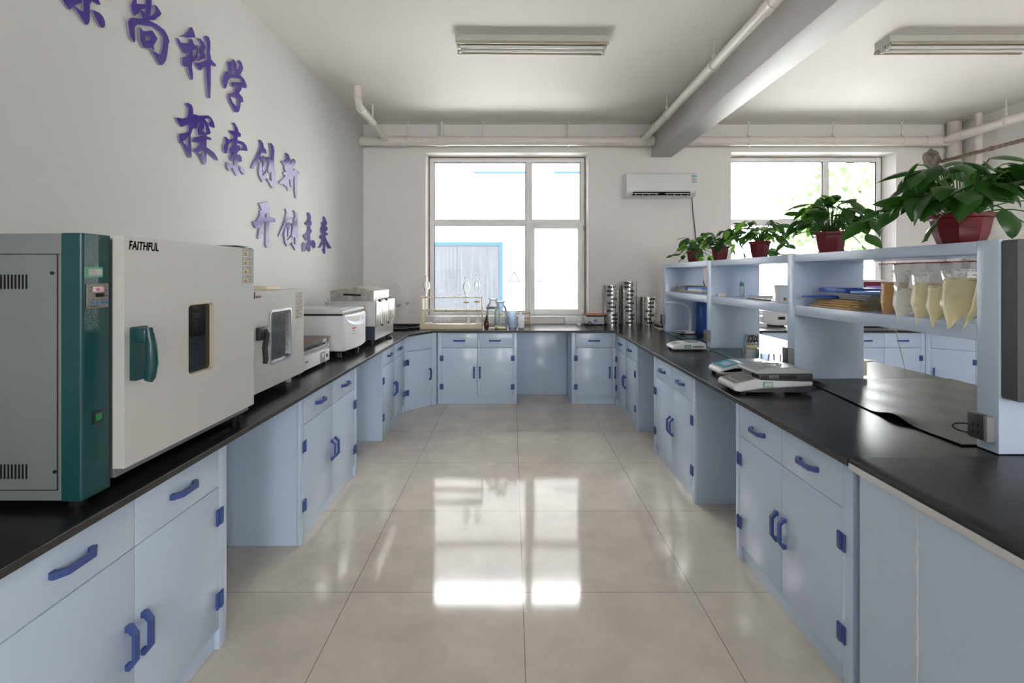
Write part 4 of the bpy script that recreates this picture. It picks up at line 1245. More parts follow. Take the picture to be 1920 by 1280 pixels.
# ---- stainless bath / shaker
e = thing('water_bath', 'stainless steel laboratory bath with peaked lid, farthest on the lettered wall bench', 'lab instrument', (-1.45, 4.85, ZB))
m = MB().box(-1.684, -1.238, 4.50, 5.20, 1.012, 1.225, bev=.004)
m.box(-1.692, -1.230, 4.49, 5.21, 1.222, 1.237, bev=.003)
m.build('tank', 'ltgrey', e, world=True)
MB().box(-1.66, -1.252, 4.53, 5.22, .886, 1.012).build('base', 'navy', e, world=True)
m = MB().box(-1.252, -1.247, 4.532, 5.215, .884, 1.006)
m.build('base_cover', 'steel', e, world=True, smooth=0)
for k in range(3):
    a = 4.505 + k * .235
    m = MB()
    m.box(-1.2375 + (.0 if k < 2 else -.0), -1.224, a, a + .222, 1.008 + .03 * (k == 2), 1.236, bev=.003)
    for q in (.06, .16):
        m.box(-1.2245, -1.2215, a + q, a + q + .006, 1.02 + .03 * (k == 2), 1.228)
    m.build('side_board', 'steel', e, world=True)
    if k < 2:
        c = MB().box(-1.2365, -1.214, a + .085, a + .125, 1.228, 1.256, bev=.003).tube([(-1.225, a + .105, 1.252), (-1.19, a + .13, 1.262), (-1.19, a + .17, 1.262)], .004, seg=6)
        c.build('clip', 'black', e, world=True)
        c = MB().box(-1.224, -1.212, a + .15, a + .19, 1.0, 1.022, bev=.003)
        c.build('lower_clip', 'black', e, world=True)
m = MB()
pr = [(-1.647, 1.2375), (-1.253, 1.2375), (-1.253, 1.332), (-1.444, 1.376), (-1.647, 1.332)]
m.prism(pr, lambda u, v, d: Vector((u, d, v)), 4.505, 5.06)
ld = m.build('lid', 'steeldull', e, world=True, smooth=0)
hb = MB().tube([(-1.522, 4.504, 1.300), (-1.517, 4.485, 1.302), (-1.50, 4.478, 1.302), (-1.40, 4.478, 1.297), (-1.382, 4.485, 1.296), (-1.377, 4.504, 1.296)], .0095, seg=10)
hb.build('lid_handle', 'black', ld, world=True, smooth=60)
MB().cyl((-1.672, 4.55, 1.237), (-1.672, 4.55, 1.262), .014).cyl((-1.672, 4.55, 1.262), (-1.672, 4.55, 1.270), .02).build('valve', 'steel', e, world=True)
MB().cyl((-1.34, 4.495, 1.10), (-1.34, 4.495, 1.205), .0075, seg=12).build('level_gauge', 'wood', e, world=True)
for x, y in ((-1.285, 4.56), (-1.285, 5.17), (-1.63, 4.56), (-1.63, 5.17)):
    MB().cyl((x, y, ZB), (x, y, .888), .018, .014, seg=12).build('foot', 'black', e, world=True)
p = [(-1.24, 4.93, ZB + .012), (-1.21, 4.96, ZB + .010), (-1.215, 5.02, ZB + .010), (-1.25, 5.06, ZB + .012), (-1.27, 5.02, ZB + .014), (-1.235, 4.97, ZB + .02)]
tag(MB().tube(p, .008, seg=8).build('coiled_cord', 'black', smooth=60), 'short black coiled cord at the foot of the stainless bath', 'cord')

# ---- corner sink and lab tap
e = thing('corner_sink', 'black drop in lab sink in the bench corner', 'sink', (-1.3, 5.95, ZB))
m = MB()
so = [(-1.60, 5.66), (-1.23, 5.66), (-1.085, 5.80), (-1.085, 6.2), (-1.60, 6.2)]
si = [(-1.56, 5.70), (-1.25, 5.70), (-1.125, 5.82), (-1.125, 6.16), (-1.56, 6.16)]
m.prism([so, si], lambda u, v, d: Vector((u, v, d)), ZB, ZB + .022)
m.build('rim', 'top', e, world=True, smooth=0)
m = MB().prism(si, lambda u, v, d: Vector((u, v, d)), ZB, ZB + .002)
m.build('basin', 'blackmatt', e, world=True, smooth=0)
e = thing('lab_tap', 'white swan neck triple lab tap behind the stainless bath', 'tap', (-1.50, 6.32, ZB))
c = Vector((-1.53, 6.28, 0))
m = MB().tube([(c.x, c.y, ZB), (c.x, c.y, 1.30)], .011, seg=12)
pts = [(c.x + .065 - .065 * math.cos(a), c.y, 1.30 + .085 * math.sin(a)) for a in [PI * k / 12 for k in range(13)]]
m.tube(pts, .0075, seg=10).tube([pts[-1], (c.x + .133, c.y, 1.265)], [.008, .005], seg=8)
m.cyl((c.x, c.y, ZB), (c.x, c.y, ZB + .02), .024).cyl((c.x, c.y, 1.06), (c.x, c.y, 1.14), .018)
m.build('swan_neck', 'milky', e, world=True, smooth=50)
for k, (xa, ya, za) in enumerate(((-1.415, 6.16, 1.095), (-1.315, 6.22, 1.115))):
    m = MB().tube([(c.x, c.y, 1.10), (xa - .04, ya, za - .008), (xa, ya, za)], .008, seg=8)
    m.cyl((xa - .012, ya, za - .022), (xa - .012, ya, za - .055), .006, .004, seg=8)
    arm = m.build('tap_arm', 'milky', e, world=True, smooth=50)
    d = Vector((.7, -.25, .75)).normalized()
    q = MB().cyl(Vector((xa, ya, za)) - d * .01, Vector((xa, ya, za)) + d * .042, .015, .022, seg=14)
    q.build('tap_knob', 'ltgrey', arm, world=True)

# ================================================================= WINDOW BENCH
def socket_pair(label, x, y, w):
    e = thing('bench_socket', label, 'socket', (x, y, ZB))
    m = MB().prism([(-.03, 0), (.045, 0), (.045, .085), (.012, .085), (-.03, .03)], lambda u, v, d: Vector((d, u, v)), -w / 2, w / 2)
    m.build('housing', 'white', e)
    for s_ in (-1, 1):
        n = Vector((0, -.055, .042)).normalized()
        t = Vector((0, .042, .055)).normalized()
        c = Vector((s_ * w * .24, -.009, .0575)) + n * .001
        q = MB()
        h = w * .19
        V = []
        for dz in (0, .003):
            for a, b_ in ((-h, -.026), (h, -.026), (h, .026), (-h, .026)):
                V.append(c + Vector((a, 0, 0)) + t * b_ + n * dz)
        q.add(V, [(0, 1, 2, 3), (4, 5, 6, 7), (0, 1, 5, 4), (1, 2, 6, 5), (2, 3, 7, 6), (3, 0, 4, 7)])
        fp = q.build('face_plate', 'milky', e, smooth=0)
        q = MB()
        for a, b_, ww, hh in ((-.014, .012, .002, .006), (.014, .012, .002, .006), (-.012, -.010, .002, .006), (.012, -.010, .002, .006), (0, -.018, .006, .002)):
            V = [c + Vector((a + i * ww, 0, 0)) + t * (b_ + j * hh) + n * .0034 for i, j in ((-1, -1), (1, -1), (1, 1), (-1, 1))]
            q.add(V, [(0, 1, 2, 3)])
        q.build('slot', 'violet', fp, smooth=0)
    return e
socket_pair('white double bench socket behind the cream funnel rack', -.897, 6.42, .25)
socket_pair('white double bench socket near the copper topped heater', .788, 6.42, .21)

e = thing('funnel_rack', 'cream plastic funnel rack standing before the middle window', 'rack', (-.713, 5.9, ZB))
x0, x1, y0, y1 = -1.077, -.349, 5.80, 5.98
MB().box(x0, x1, y0, y1, ZB, ZB + .055, bev=.004).build('base', 'creamt', e, world=True)
for xx in (x0, x1 - .012 if True else 0):
    MB().box(xx if xx == x0 else x1 - .012, (x0 + .03) if xx == x0 else x1, y0 + .02, y1 - .02, ZB + .055, 1.226, bev=.003).build('post', 'creamt', e, world=True)
for zz in (1.064, 1.214):
    m = MB()
    pl = [(x0 + .03, y1 - .03), (x0 + .03, y0 + .02)]
    for k in range(6):
        cx = (-1.010, -.90, -.78, -.66, -.541, -.415)[k]
        pl += [(cx - .018, y0 + .02), (cx - .018, y0 + .06), (cx - .009, y0 + .075), (cx + .009, y0 + .075), (cx + .018, y0 + .06), (cx + .018, y0 + .02)]
    pl += [(x1 - .012, y0 + .02), (x1 - .012, y1 - .03)]
    m.prism(pl, lambda u, v, d: Vector((u, v, d)), zz - .007, zz + .007)
    m.build('notched_shelf', 'creamt', e, world=True, smooth=0)
MB().box(x0 + .05, x0 + .13, y0 + .05, y0 + .11, ZB + .0555, ZB + .072, bev=.004).build('small_tray', 'milky', e, world=True)

def sep_funnel(label, x, y, ztip, zb, r, grp=True):
    e = thing('separating_funnel', label, 'glassware', (x, y, ztip), 0, 'separating funnels on the cream rack')
    H = zb - ztip
    pr = [(.004, 0), (.005, H * .38), (.012, H * .42), (.012, H * .46), (.006, H * .5), (.008, H * .62), (r * .45, H * .74), (r * .9, H * .86), (r, H * .97), (r * .86, H + r * .55), (r * .4, H + r * .98), (.013, H + r * 1.15), (.013, H + r * 1.15 + .03), (.016, H + r * 1.15 + .032)]
    MB().lathe(pr, seg=20, close=False).build('glass_body', 'labglass', e, smooth=60)
    MB().cyl((-.03, 0, H * .44), (.03, 0, H * .44), .008, seg=12).cyl((.03, -.014, H * .44), (.03, .014, H * .44), .006, seg=8).build('stopcock', 'wood', e, smooth=60)
    zt = H + r * 1.15 + .03
    MB().lathe([(.010, zt - .008), (.012, zt + .004), (.020, zt + .01), (.020, zt + .02), (.01, zt + .028)], seg=16).build('stopper', 'labglass', e, smooth=60)
sep_funnel('clear separating funnel hanging by the left post of the cream rack', -1.010, y0 + .056, 1.10, 1.365, .042)
sep_funnel('clear separating funnel over the first conical flask', -.541, y0 + .056, .995, 1.355, .040)
sep_funnel('clear separating funnel over the flask by the rack end', -.415, y0 + .056, .995, 1.375, .037)
def conical(label, x, y, z, r, h):
    e = tag(MB().lathe([(.0, .001), (r * .9, 0), (r, .006), (r * .95, .02), (.016, h * .72), (.015, h * .96), (.019, h)], (0, 0, 0), seg=20, close=False).build('conical_flask', 'labglass', smooth=60), label, 'flask', 'conical flasks on the cream rack')
    e.location = (x, y, z)
conical('small conical flask on the cream rack, left of the pair', -.515, y0 + .09, ZB + .056, .036, .105)
conical('small conical flask on the cream rack, near the brown dropper bottle', -.405, y0 + .09, ZB + .056, .034, .10)

e = thing('dropper_bottle', 'small brown dropper bottle beside the cream rack', 'bottle', (-.305, 5.92, ZB))
MB().lathe([(.026, 0), (.028, .004), (.028, .07), (.02, .088), (.012, .095)], seg=18).build('bottle_body', 'amber', e, smooth=50)
MB().lathe([(.015, .094), (.015, .115), (.009, .118), (.009, .14), (.005, .155)], seg=14).build('dropper_cap', 'black', e, smooth=50)

def jar(label, x, y, r, h, m_):
    e = thing('glass_jar', label, 'jar', (x, y, ZB), 0, 'large glass jars under the window')
    MB().lathe([(r * .94, 0), (r, .008), (r, h * .66), (r * .9, h * .76), (r * .55, h * .85), (r * .52, h * .93), (r * .66, h * .95), (r * .66, h * .965)], seg=28, close=False).build('glass_body', m_, e, smooth=50)
    MB().lathe([(r * .96, .002), (r * .96, .012)], seg=24).build('base_glass', m_, e, smooth=50)
    MB().lathe([(r * .48, h * .93), (r * .5, h * .97), (r * .72, h * .975), (r * .72, h), (r * .2, h * 1.01), (.001, h * 1.01)], seg=24).build('stopper', m_, e, smooth=50)
    return e
j1 = jar('wide clear glass jar with white label under the window, behind the greyish jar', -.235, 6.2, .088, .34, 'labglass')
MB().lathe([(.0895, .21), (.0895, .235)], seg=28, close=False).build('paper_label', 'midgrey', j1)
j2 = jar('greyish glass jar beside the blue measuring cup', -.135, 5.97, .078, .32, 'greyjar')
MB().box(-.012, .016, -.0795, -.0775, .15, .17).build('paper_label', 'powora', j2)
e = thing('tube_brush', 'yellowish tube brush lying on the worktop in front of the jars', 'brush', (-.2, 5.8, ZB))
MB().tube([(-.06, .0, .012), (.0, 0, .012)], .012, seg=10).build('cap', 'milky', e, smooth=60)
MB().tube([(.0, 0, .022), (.02, 0, .022), (.03, 0, .022)], [.014, .022, .014], seg=12).build('brush_head', 'straw', e, smooth=60)
MB().tube([(.03, 0, .018), (.13, 0, .012)], [.017, .011], seg=10).build('handle', 'powyel', e, smooth=60)

e = thing('measuring_cup', 'tall pale blue plastic cup under the window', 'cup', (.006, 6.0, ZB))
MB().lathe([(.050, 0), (.051, .004), (.055, .19), (.058, .196), (.053, .19), (.048, .006)], seg=26).build('cup_body', 'bluewater', e, smooth=50)
e = thing('wash_bottle', 'white squeeze wash bottle beside the pale blue cup', 'bottle', (.11, 5.97, ZB))
MB().lathe([(.034, 0), (.037, .005), (.037, .125), (.030, .142), (.016, .15)], seg=22).build('bottle_body', 'milkt', e, smooth=50)
MB().lathe([(.018, .148), (.018, .168), (.008, .172), (.004, .20)], seg=14).build('nozzle', 'milkt', e, smooth=50)

e = thing('tube_rack', 'wooden test tube rack behind the white wash bottle', 'rack', (.14, 6.32, ZB))
for xx in (-.085, .085):
    MB().box(xx - .005, xx + .005, -.03, .03, 0, .17).build('side_board', 'wood', e, smooth=0)
for zz in (.035, .085, .145):
    MB().box(-.08, .08, -.03, .03, zz - .005, zz + .005).build('rail', 'wood', e, smooth=0)
for k in range(5):
    o = tag(MB().lathe([(.001, 0), (.006, .003), (.008, .01), (.008, .15), (.010, .154)], seg=12, close=False).build('test_tube', 'labglass', smooth=60),
            ('clear test tube in the wooden rack, %s' % ['at its left end', 'second along from the cup', 'in the middle hole', 'second from the far end', 'at the window handle end'][k]), 'test tube', 'test tubes in the wooden rack')
    o.location = (.14 - .06 + k * .03, 6.32, ZB + .041)

e = thing('coil_heater', 'small grey heater with copper coil top beside the sieves', 'heater', (1.045, 6.33, ZB))
MB().box(-.115, .115, -.08, .08, .012, .105, bev=.004).build('body', 'ltgrey', e)
MB().box(-.10, .10, -.075, .075, .105, .122).build('hot_plate_base', 'black', e)
m = MB()
for k in range(7):
    m.tube([(-.11, -.07 + k * .0235, .13), (.11, -.07 + k * .0235, .13)], .008, seg=8)
m.build('copper_coil', 'copper', e, smooth=60)
MB().box(-.05, .07, -.0825, -.080, .03, .085).build('control_plate', 'panelblue', e, smooth=0)
MB().cyl((.005, -.0825, .058), (.005, -.098, .058), .022, seg=18).build('knob', 'midgrey', e)
for xx in (-.1, .1):
    MB().box(xx - .012, xx + .012, -.07, .07, 0, .012).build('foot', 'black', e)
p = [(.86, 6.22, ZB + .012), (.90, 6.18, ZB + .01), (.94, 6.20, ZB + .02), (.97, 6.22, ZB + .055), (1.0, 6.21, ZB + .02), (1.02, 6.18, ZB + .01), (.97, 6.17, ZB + .01), (.93, 6.19, ZB + .012)]
e = thing('power_lead', 'black lead with white plug in front of the copper topped heater', 'cord', (.86, 6.22, ZB))
MB().tube(p, .0055, seg=8).build('cable', 'black', e, world=True, smooth=60)
MB().box(.815, .86, 6.20, 6.235, ZB, ZB + .026, bev=.004).build('plug', 'milky', e, world=True)

# sieves, one object each
def make_sieve():
    e = thing('test_sieve', 'x', 'sieve')
    MB().lathe([(.0955, .0), (.0975, .001), (.0975, .010), (.1, .012), (.1, .046), (.1025, .0475), (.1025, .0496), (.097, .0496), (.096, .014), (.001, .014)], seg=36, close=False).build('steel_frame', 'sieve', e, smooth=50)
    m = MB()
    V, fc = [], []
    for k in range(17):
        u = -1 + k / 8
        th = u * .47
        hh = .0135 * math.sqrt(max(0, 1 - u * u)) + .0004
        for q in (-1, 1):
            V.append((.1008 * math.sin(th), -.1008 * math.cos(th), .029 + q * hh))
    fc = [(2 * k, 2 * k + 2, 2 * k + 3, 2 * k + 1) for k in range(16)]
    m.add(V, fc)
    pl = m.build('name_plate', 'black', e, smooth=0)
    m = MB()
    for th, w_ in ((-.24, .035), (-.02, .05), (.2, .035)):
        V = []
        rad = .1012
        for i, j in ((-1, -1), (1, -1), (1, 1), (-1, 1)):
            V.append((rad * math.sin(th + i * w_), -rad * math.cos(th + i * w_), .029 + j * .0025))
        m.add(V, [(0, 1, 2, 3)])
    m.build('engraved_print', 'sieve', pl, smooth=0)
    return e
rnd = random.Random(5)
sv = make_sieve()
first = True
ords = ['bottom', 'second from the bottom', 'third from the bottom', 'fourth from the bottom', 'fifth from the bottom', 'sixth up', 'seventh up', 'eighth up', 'ninth up', 'tenth up', 'eleventh up']
for nm, x, n in (('stack beside the coil heater', 1.270, 10), ('tallest stack', 1.492, 11), ('short stack beside the shelving', 1.735, 7)):
    for k in range(n):
        pos = 'topmost' if k == n - 1 else ords[k]
        lb = 'round steel sieve, %s of the %s' % (pos, nm)
        loc = (x + rnd.uniform(-.002, .002), 6.335 + rnd.uniform(-.002, .002), ZB + .05 * k)
        rz = rnd.uniform(-.48, .32)
        if first:
            sv.location, sv.rotation_euler, first = loc, (0, 0, rz), False
            sv['label'] = lb
            sv['group'] = 'steel sieves stacked by the wall'
        else:
            dup(sv, loc, rz, lb, 'steel sieves stacked by the wall')

# ================================================================= ISLAND THINGS
def flat_glass(label, x0, x1, y0, y1, z):
    m = MB().box(x0, x1, y0, y1, z, z + .005, mi=0)
    m.m = [0, 0, 1, 1, 1, 1]
    tag(m.build('glass_sheet', ['plate_glass', 'glassedge'], smooth=0), label, 'glass sheet')
flat_glass('green edged glass sheet on the island worktop in the second shelf bay', 1.667, 2.10, 3.42, 4.27, ZB + .0005)
flat_glass('green edged glass sheet on the island worktop under the desk lamp', 1.675, 2.10, 4.9, 5.535, ZB + .0005)

def scale_body(e, prof, w, name='body', m_='white', bev=.008):
    o = MB().prism(prof, lambda u, v, d: Vector((u, d, v)), -w / 2, w / 2).build(name, m_, e, smooth=35)
    bv = o.modifiers.new('bevel', 'BEVEL')
    bv.width, bv.segments, bv.limit_method, bv.angle_limit = bev, 3, 'ANGLE', math.radians(35)
    return o

def sloped_plate(e, p0, p1, y0, y1, off, name, m_, th=.0012):
    # thin plate lying on a slope from p0 to p1 (x, z)
    d = Vector((p1[0] - p0[0], 0, p1[1] - p0[1])).normalized()
    n = Vector((-d.z, 0, d.x))
    V = []
    for o_ in (off, off + th):
        for (x, z), y in ((p0, y0), (p1, y0), (p1, y1), (p0, y1)):
            V.append(Vector((x, y, z)) + n * o_)
    return MB().add(V, [(0, 1, 2, 3), (4, 5, 6, 7), (0, 1, 5, 4), (1, 2, 6, 5), (2, 3, 7, 6), (3, 0, 4, 7)]).build(name, m_, e, smooth=0)

e = thing('digital_balance', 'small white digital balance farthest along the island edge', 'balance', (1.335, 4.22, ZB))
scale_body(e, [(.0, .012), (.0, .036), (.025, .05), (.09, .066), (.28, .066), (.285, .012)], .18, bev=.012)
sloped_plate(e, (.018, .046), (.082, .0635), -.065, .065, .001, 'display_panel', 'ltgrey')
sloped_plate(e, (.032, .050), (.066, .059), -.04, .04, .003, 'screen', 'midgrey')
MB().lathe([(.0, .066), (.062, .067), (.062, .073), (.0, .074)], (.185, 0, .003), seg=28).build('weighing_pan', 'silver', e, smooth=40)
gl = MB().box(.10, .155, -.0915, -.0895, .022, .05).build('inspection_label', 'greenlabel', e, smooth=0)
MB().box(.112, .15, -.0922, -.0915, .028, .042).build('label_paper', 'sticker', gl, smooth=0)
MB().box(.17, .255, -.0915, -.0895, .030, .042).build('print', 'greylines', e, smooth=0)
for x, y in ((.03, -.07), (.03, .07), (.255, -.07), (.255, .07)):
    MB().cyl((x, y, 0), (x, y, .014), .012, seg=12).build('foot', 'black', e)

e = thing('digital_balance', 'white balance with blue display panel beside the moisture analyser', 'balance', (1.285, 3.16, ZB))
scale_body(e, [(.0, .015), (.0, .042), (.02, .055), (.13, .084), (.30, .075), (.32, .02)], .20, bev=.014)
sloped_plate(e, (.022, .057), (.118, .0822), -.08, .08, .001, 'display_panel', 'cyan')
sloped_plate(e, (.05, .0646), (.095, .0762), -.05, .03, .003, 'screen', 'panelblue')
MB().box(.15, .33, -.09, .09, .080, .088, bev=.003).build('weighing_pan', 'silver', e)
for x, y in ((.03, -.08), (.03, .08), (.28, -.08), (.28, .08)):
    MB().cyl((x, y, 0), (x, y, .018), .012, seg=12).build('foot', 'black', e)

e = thing('moisture_analyser', 'grey moisture analyser with rounded lid and vents at the island edge', 'balance', (1.175, 2.735, ZB))
scale_body(e, [(.0, .02), (.0, .045), (.02, .058), (.12, .082), (.42, .070), (.42, .045), (.15, .030), (.04, .012)], .215, 'base_body', 'ltgrey', .012)
scale_body(e, [(.05, .010), (.15, .032), (.415, .048), (.415, .010)], .205, 'under_body', 'darkgrey', .004)
sloped_plate(e, (.015, .0565), (.118, .0828), -.088, .088, .001, 'display_panel', 'panelface')
sloped_plate(e, (.045, .0638), (.10, .0772), -.05, .04, .003, 'screen', 'midgrey')
sloped_plate(e, (.095, .076), (.108, .079), .055, .07, .003, 'button', 'powora')
for k in range(4):
    sloped_plate(e, (.028, .0597), (.038, .0622), -.075 + k * .03, -.058 + k * .03, .003, 'button', 'ltgrey')
m = MB().box(.135, .42, -.105, .105, .068, .108, bev=.006)
hb = m.build('heater_body', 'darkgrey', e)
m = MB()
for k in range(11):
    m.box(.24 + k * .0085, .244 + k * .0085, -.1068, -.1045, .082, .103)
for k in range(6):
    m.box(.1336, .1352, -.085 + k * .011, -.081 + k * .011, .082, .103)
for k in range(6):
    m.box(.142 + k * .0075, .1455 + k * .0075, -.1068, -.1045, .082, .103)
m.build('vent_slots', 'blackmatt', hb, smooth=0)
lid = scale_body(e, [(.115, .108), (.12, .122), (.17, .140), (.33, .145), (.405, .128), (.422, .109)], .218, 'lid', 'lidgrey', .016)
MB().lathe([(.045, .143), (.045, .149), (.034, .152), (.0, .150)], (.255, 0, .0), seg=24, sx=1.1).build('lid_window', 'silver', lid, smooth=40)
MB().lathe([(.030, .1515), (.030, .1535), (.0, .1535)], (.255, 0, .0), seg=24, sx=1.1).build('lid_vent', 'black', lid, smooth=40)
gl = MB().box(.152, .205, -.1095, -.1075, .040, .068).build('inspection_label', 'greenlabel', e, smooth=0)
MB().box(.160, .200, -.1102, -.1095, .045, .063).build('label_paper', 'sticker', gl, smooth=0)
for x, y in ((.06, -.08), (.06, .08), (.38, -.08), (.38, .08)):
    MB().cyl((x, y, 0), (x, y, .014), .014, seg=12).build('foot', 'black', e)
rnd = random.Random(12)
pts = [(1.60, 2.79, ZB + .03), (1.63, 2.79, ZB + .008)]
for k in range(34):
    a = k * .55
    pts.append((1.70 + .07 * math.cos(a) + rnd.uniform(-.008, .008), 2.82 + .05 * math.sin(a) + rnd.uniform(-.008, .008) + k * .001, ZB + .010 + .0011 * (k % 9) + .006 * math.sin(a * .5) ** 2))
tag(MB().tube(pts, .0032, seg=6).build('instrument_lead', 'black', smooth=60), 'tangled black lead behind the moisture analyser', 'cord')

def cup(label, x, y, r, h, m_, z=None):
    o = tag(MB().lathe([(r * .88, 0), (r * .9, .003), (r, h - .003), (r * 1.04, h), (r * .97, h - .003), (r * .85, .004)], seg=22).build('beaker', m_, smooth=50), label, 'beaker', 'small cups on the glass sheet')
    o.location = (x, y, z or ZB + .006)
cup('widest clear cup on the glass sheet behind the balances', 1.70, 3.56, .040, .098, 'labglass')
cup('yellowish clear cup in the middle of the glass sheet', 1.782, 3.50, .032, .075, 'bluewater')
cup('small clear cup nearest the shelf upright on the glass sheet', 1.862, 3.49, .026, .072, 'labglass')
e = thing('sample_bag', 'small clear bag of dark seeds leaning on the shelf panel', 'bag', (2.05, 4.245, ZB + .006))
MB().box(-.05, .05, -.018, .018, 0, .03, bev=.012).build('pale_sample', 'powyel', e)
m = MB().box(-.052, .052, -.014, .014, .03, .12, bev=.006)
m.build('bag_film', 'film', e)
rnd = random.Random(2)
m = MB()
for k in range(60):
    x, z = rnd.uniform(-.042, .042), rnd.uniform(.055, .112)
    m.box(x - .005, x + .005, -.0155, -.0142, z - .004, z + .004)
m.build('dark_seeds', 'ink', e, smooth=0)['kind'] = 'stuff'

e = thing('desk_lamp', 'white curved desk lamp in the shelf bay by the sieves', 'lamp', (1.86, 5.36, ZB + .006))
scale_body(e, [(-.09, 0), (-.10, .012), (-.06, .022), (.07, .028), (.09, .02), (.09, 0)], .13, 'base', 'milky', .012)
MB().tube([(.06, 0, .02), (.065, 0, .10), (.064, 0, .19), (.055, 0, .25), (.02, 0, .295), (-.04, 0, .32), (-.09, 0, .327)], [.015, .013, .012, .012, .012, .012, .012], seg=12).build('neck', 'milky', e, smooth=60)
MB().lathe([(.0, -.016), (.03, -.012), (.036, .0), (.026, .011), (.0, .016)], (-.135, 0, .328), seg=22, sx=2.1).build('lamp_head', 'milky', e, smooth=60)
pts = [(1.95, 5.27, ZB + .01), (1.88, 5.25, ZB + .009), (1.82, 5.27, ZB + .009), (1.76, 5.27, ZB + .012), (1.74, 5.275, ZB + .03), (1.83, 5.25, ZB + .03), (1.77, 5.24, ZB + .010), (1.83, 5.22, ZB + .010), (1.95, 5.24, ZB + .010), (2.08, 5.2, ZB + .010)]
tag(MB().tube(pts, .004, seg=6).build('lamp_cord', 'black', smooth=60), 'black cord curled beside the desk lamp base', 'cord')
e = thing('ring_binder', 'blue ring binder standing in the shelf bay behind the desk lamp', 'binder', (2.085, 5.385, ZB + .006))
MB().box(-.035, .035, -.14, .14, 0, .33, bev=.003).build('cover', 'bluefile', e)
MB().box(-.0365, -.035, -.03, .03, .17, .29).build('spine_label', 'skyfile', e, smooth=0)

def slab(name, label, cat, x0, x1, y0, y1, z0, z1, m_, rz=0, grp=None, bev=.0015, tilt=0):
    cx, cy = (x0 + x1) / 2, (y0 + y1) / 2
    o = MB().box(x0 - cx, x1 - cx, y0 - cy, y1 - cy, 0, z1 - z0, bev=bev).build(name, m_)
    o.location = (cx, cy, z0)
    o.rotation_euler = (0, tilt, rz)
    return tag(o, label, cat, grp)
SZ = 1.2975
slab('paper_stack', 'grey stack of papers lowest in the shelf bay by the sieves', 'papers', 1.76, 2.06, 4.56, 5.40, SZ, SZ + .022, 'greypaper')
slab('envelope', 'kraft envelope in the shelf bay by the sieves', 'envelope', 1.75, 1.98, 5.06, 5.42, SZ + .0225, SZ + .034, 'kraft', .05)
slab('folder', 'white edged folder in the shelf bay by the sieves', 'folder', 1.76, 2.0, 4.6, 4.98, SZ + .0225, SZ + .045, 'paper')
slab('folder', 'light blue folder on top of the white edged folder', 'folder', 1.765, 2.0, 4.62, 4.99, SZ + .0455, SZ + .058, 'skyfile')
slab('folder', 'dark blue folder lying on the kraft envelope by the sieves', 'folder', 1.77, 2.02, 5.05, 5.41, SZ + .0345, SZ + .056, 'bluefile', -.05)
slab('brochure', 'crumpled brown brochure on top of the folders by the sieves', 'brochure', 1.79, 1.98, 5.12, 5.36, SZ + .057, SZ + .068, 'kraft', .25)

# second bay: small bottle, papers, tubs
e = thing('plastic_bottle', 'small clear squeeze bottle with green label on the second shelf bay', 'bottle', (1.925, 4.16, SZ))
MB().lathe([(.017, 0), (.019, .004), (.019, .085), (.014, .10)], seg=18).build('bottle_body', 'film', e, smooth=50)
MB().lathe([(.0197, .088), (.0165, .104), (.0165, .118)], seg=18, close=False).build('green_label', 'greenlabel', e, smooth=50)
MB().lathe([(.012, .10), (.012, .128), (.006, .135), (.0035, .165)], seg=14).build('nozzle', 'milky', e, smooth=50)
slab('small_block', 'small beige block on the second shelf bay near its far upright', 'block', 1.755, 1.80, 4.18, 4.23, SZ, SZ + .026, 'cream')
e = thing('notepad', 'white curled notepad with black clip on the second shelf bay', 'notepad', (1.85, 3.6, SZ))
MB().box(-.09, .12, -.30, .12, 0, .006).build('paper_sheets', 'paper', e, smooth=0)
MB().tube([(-.09, .12, .014), (.10, .12, .014)], .013, seg=16).build('curled_page', 'paper', e, smooth=60)
MB().box(-.10, -.075, -.20, .10, .006, .013, bev=.002).build('black_clip', 'black', e)
def tub(label, x, y, r, h):
    e = thing('plastic_tub', label, 'tub', (x, y, SZ), 0, 'white tubs on the second shelf bay')
    MB().lathe([(r * .85, 0), (r * .87, .004), (r * .98, h * .86)], seg=24).build('tub_body', 'milky', e, smooth=50)
    MB().lathe([(r * 1.04, h * .86), (r * 1.05, h), (r * .98, h * 1.01), (0, h * 1.01)], seg=24).build('lid', 'paper', e, smooth=50)
    MB().box(-r * .3, r * .1, -r * .99, -r * .94, h * .12, h * .3).build('small_label', 'wood', e, smooth=0)
tub('white lidded tub on the shelf edge next to the upright', 1.785, 3.285, .045, .115)
tub('white lidded tub behind the front tub next to the upright', 1.885, 3.19, .045, .12)

# third bay: envelopes, magazines and folders
for k in range(4):
    slab('envelope', ['kraft envelope at the bottom of the near bay pile', 'kraft envelope second in the near bay pile', 'kraft envelope third in the near bay pile', 'top kraft envelope of the near bay pile'][k], 'envelope',
         1.735 + .012 * k, 2.05, 2.56 + .02 * (k % 2), 2.90 - .015 * (k % 3), SZ + .0122 * k, SZ + .0122 * k + .011, 'kraft', rz=.03 * ((k % 3) - 1), grp='kraft envelopes in the near bay')
for k in range(3):
    slab('magazine', ['lowest dark magazine over the kraft envelopes', 'middle dark magazine over the kraft envelopes', 'top dark magazine over the kraft envelopes'][k], 'magazine',
         1.80, 2.06, 2.50, 2.74, SZ + .050 + .011 * k, SZ + .050 + .011 * k + .010, 'greypaper', rz=.04 * (k - 1), grp='dark magazines in the near bay')
o = slab('folder', 'blue folder with drooping corner on the near bay pile', 'folder', 1.725, 1.95, 2.775, 2.955, SZ + .0505, SZ + .061, 'bluefile', .25)
slab('folder', 'blue box folder leaning on the near bay magazines', 'folder', 1.80, 2.05, 2.67, 2.92, SZ + .0845, SZ + .108, 'bluefile', -.05)
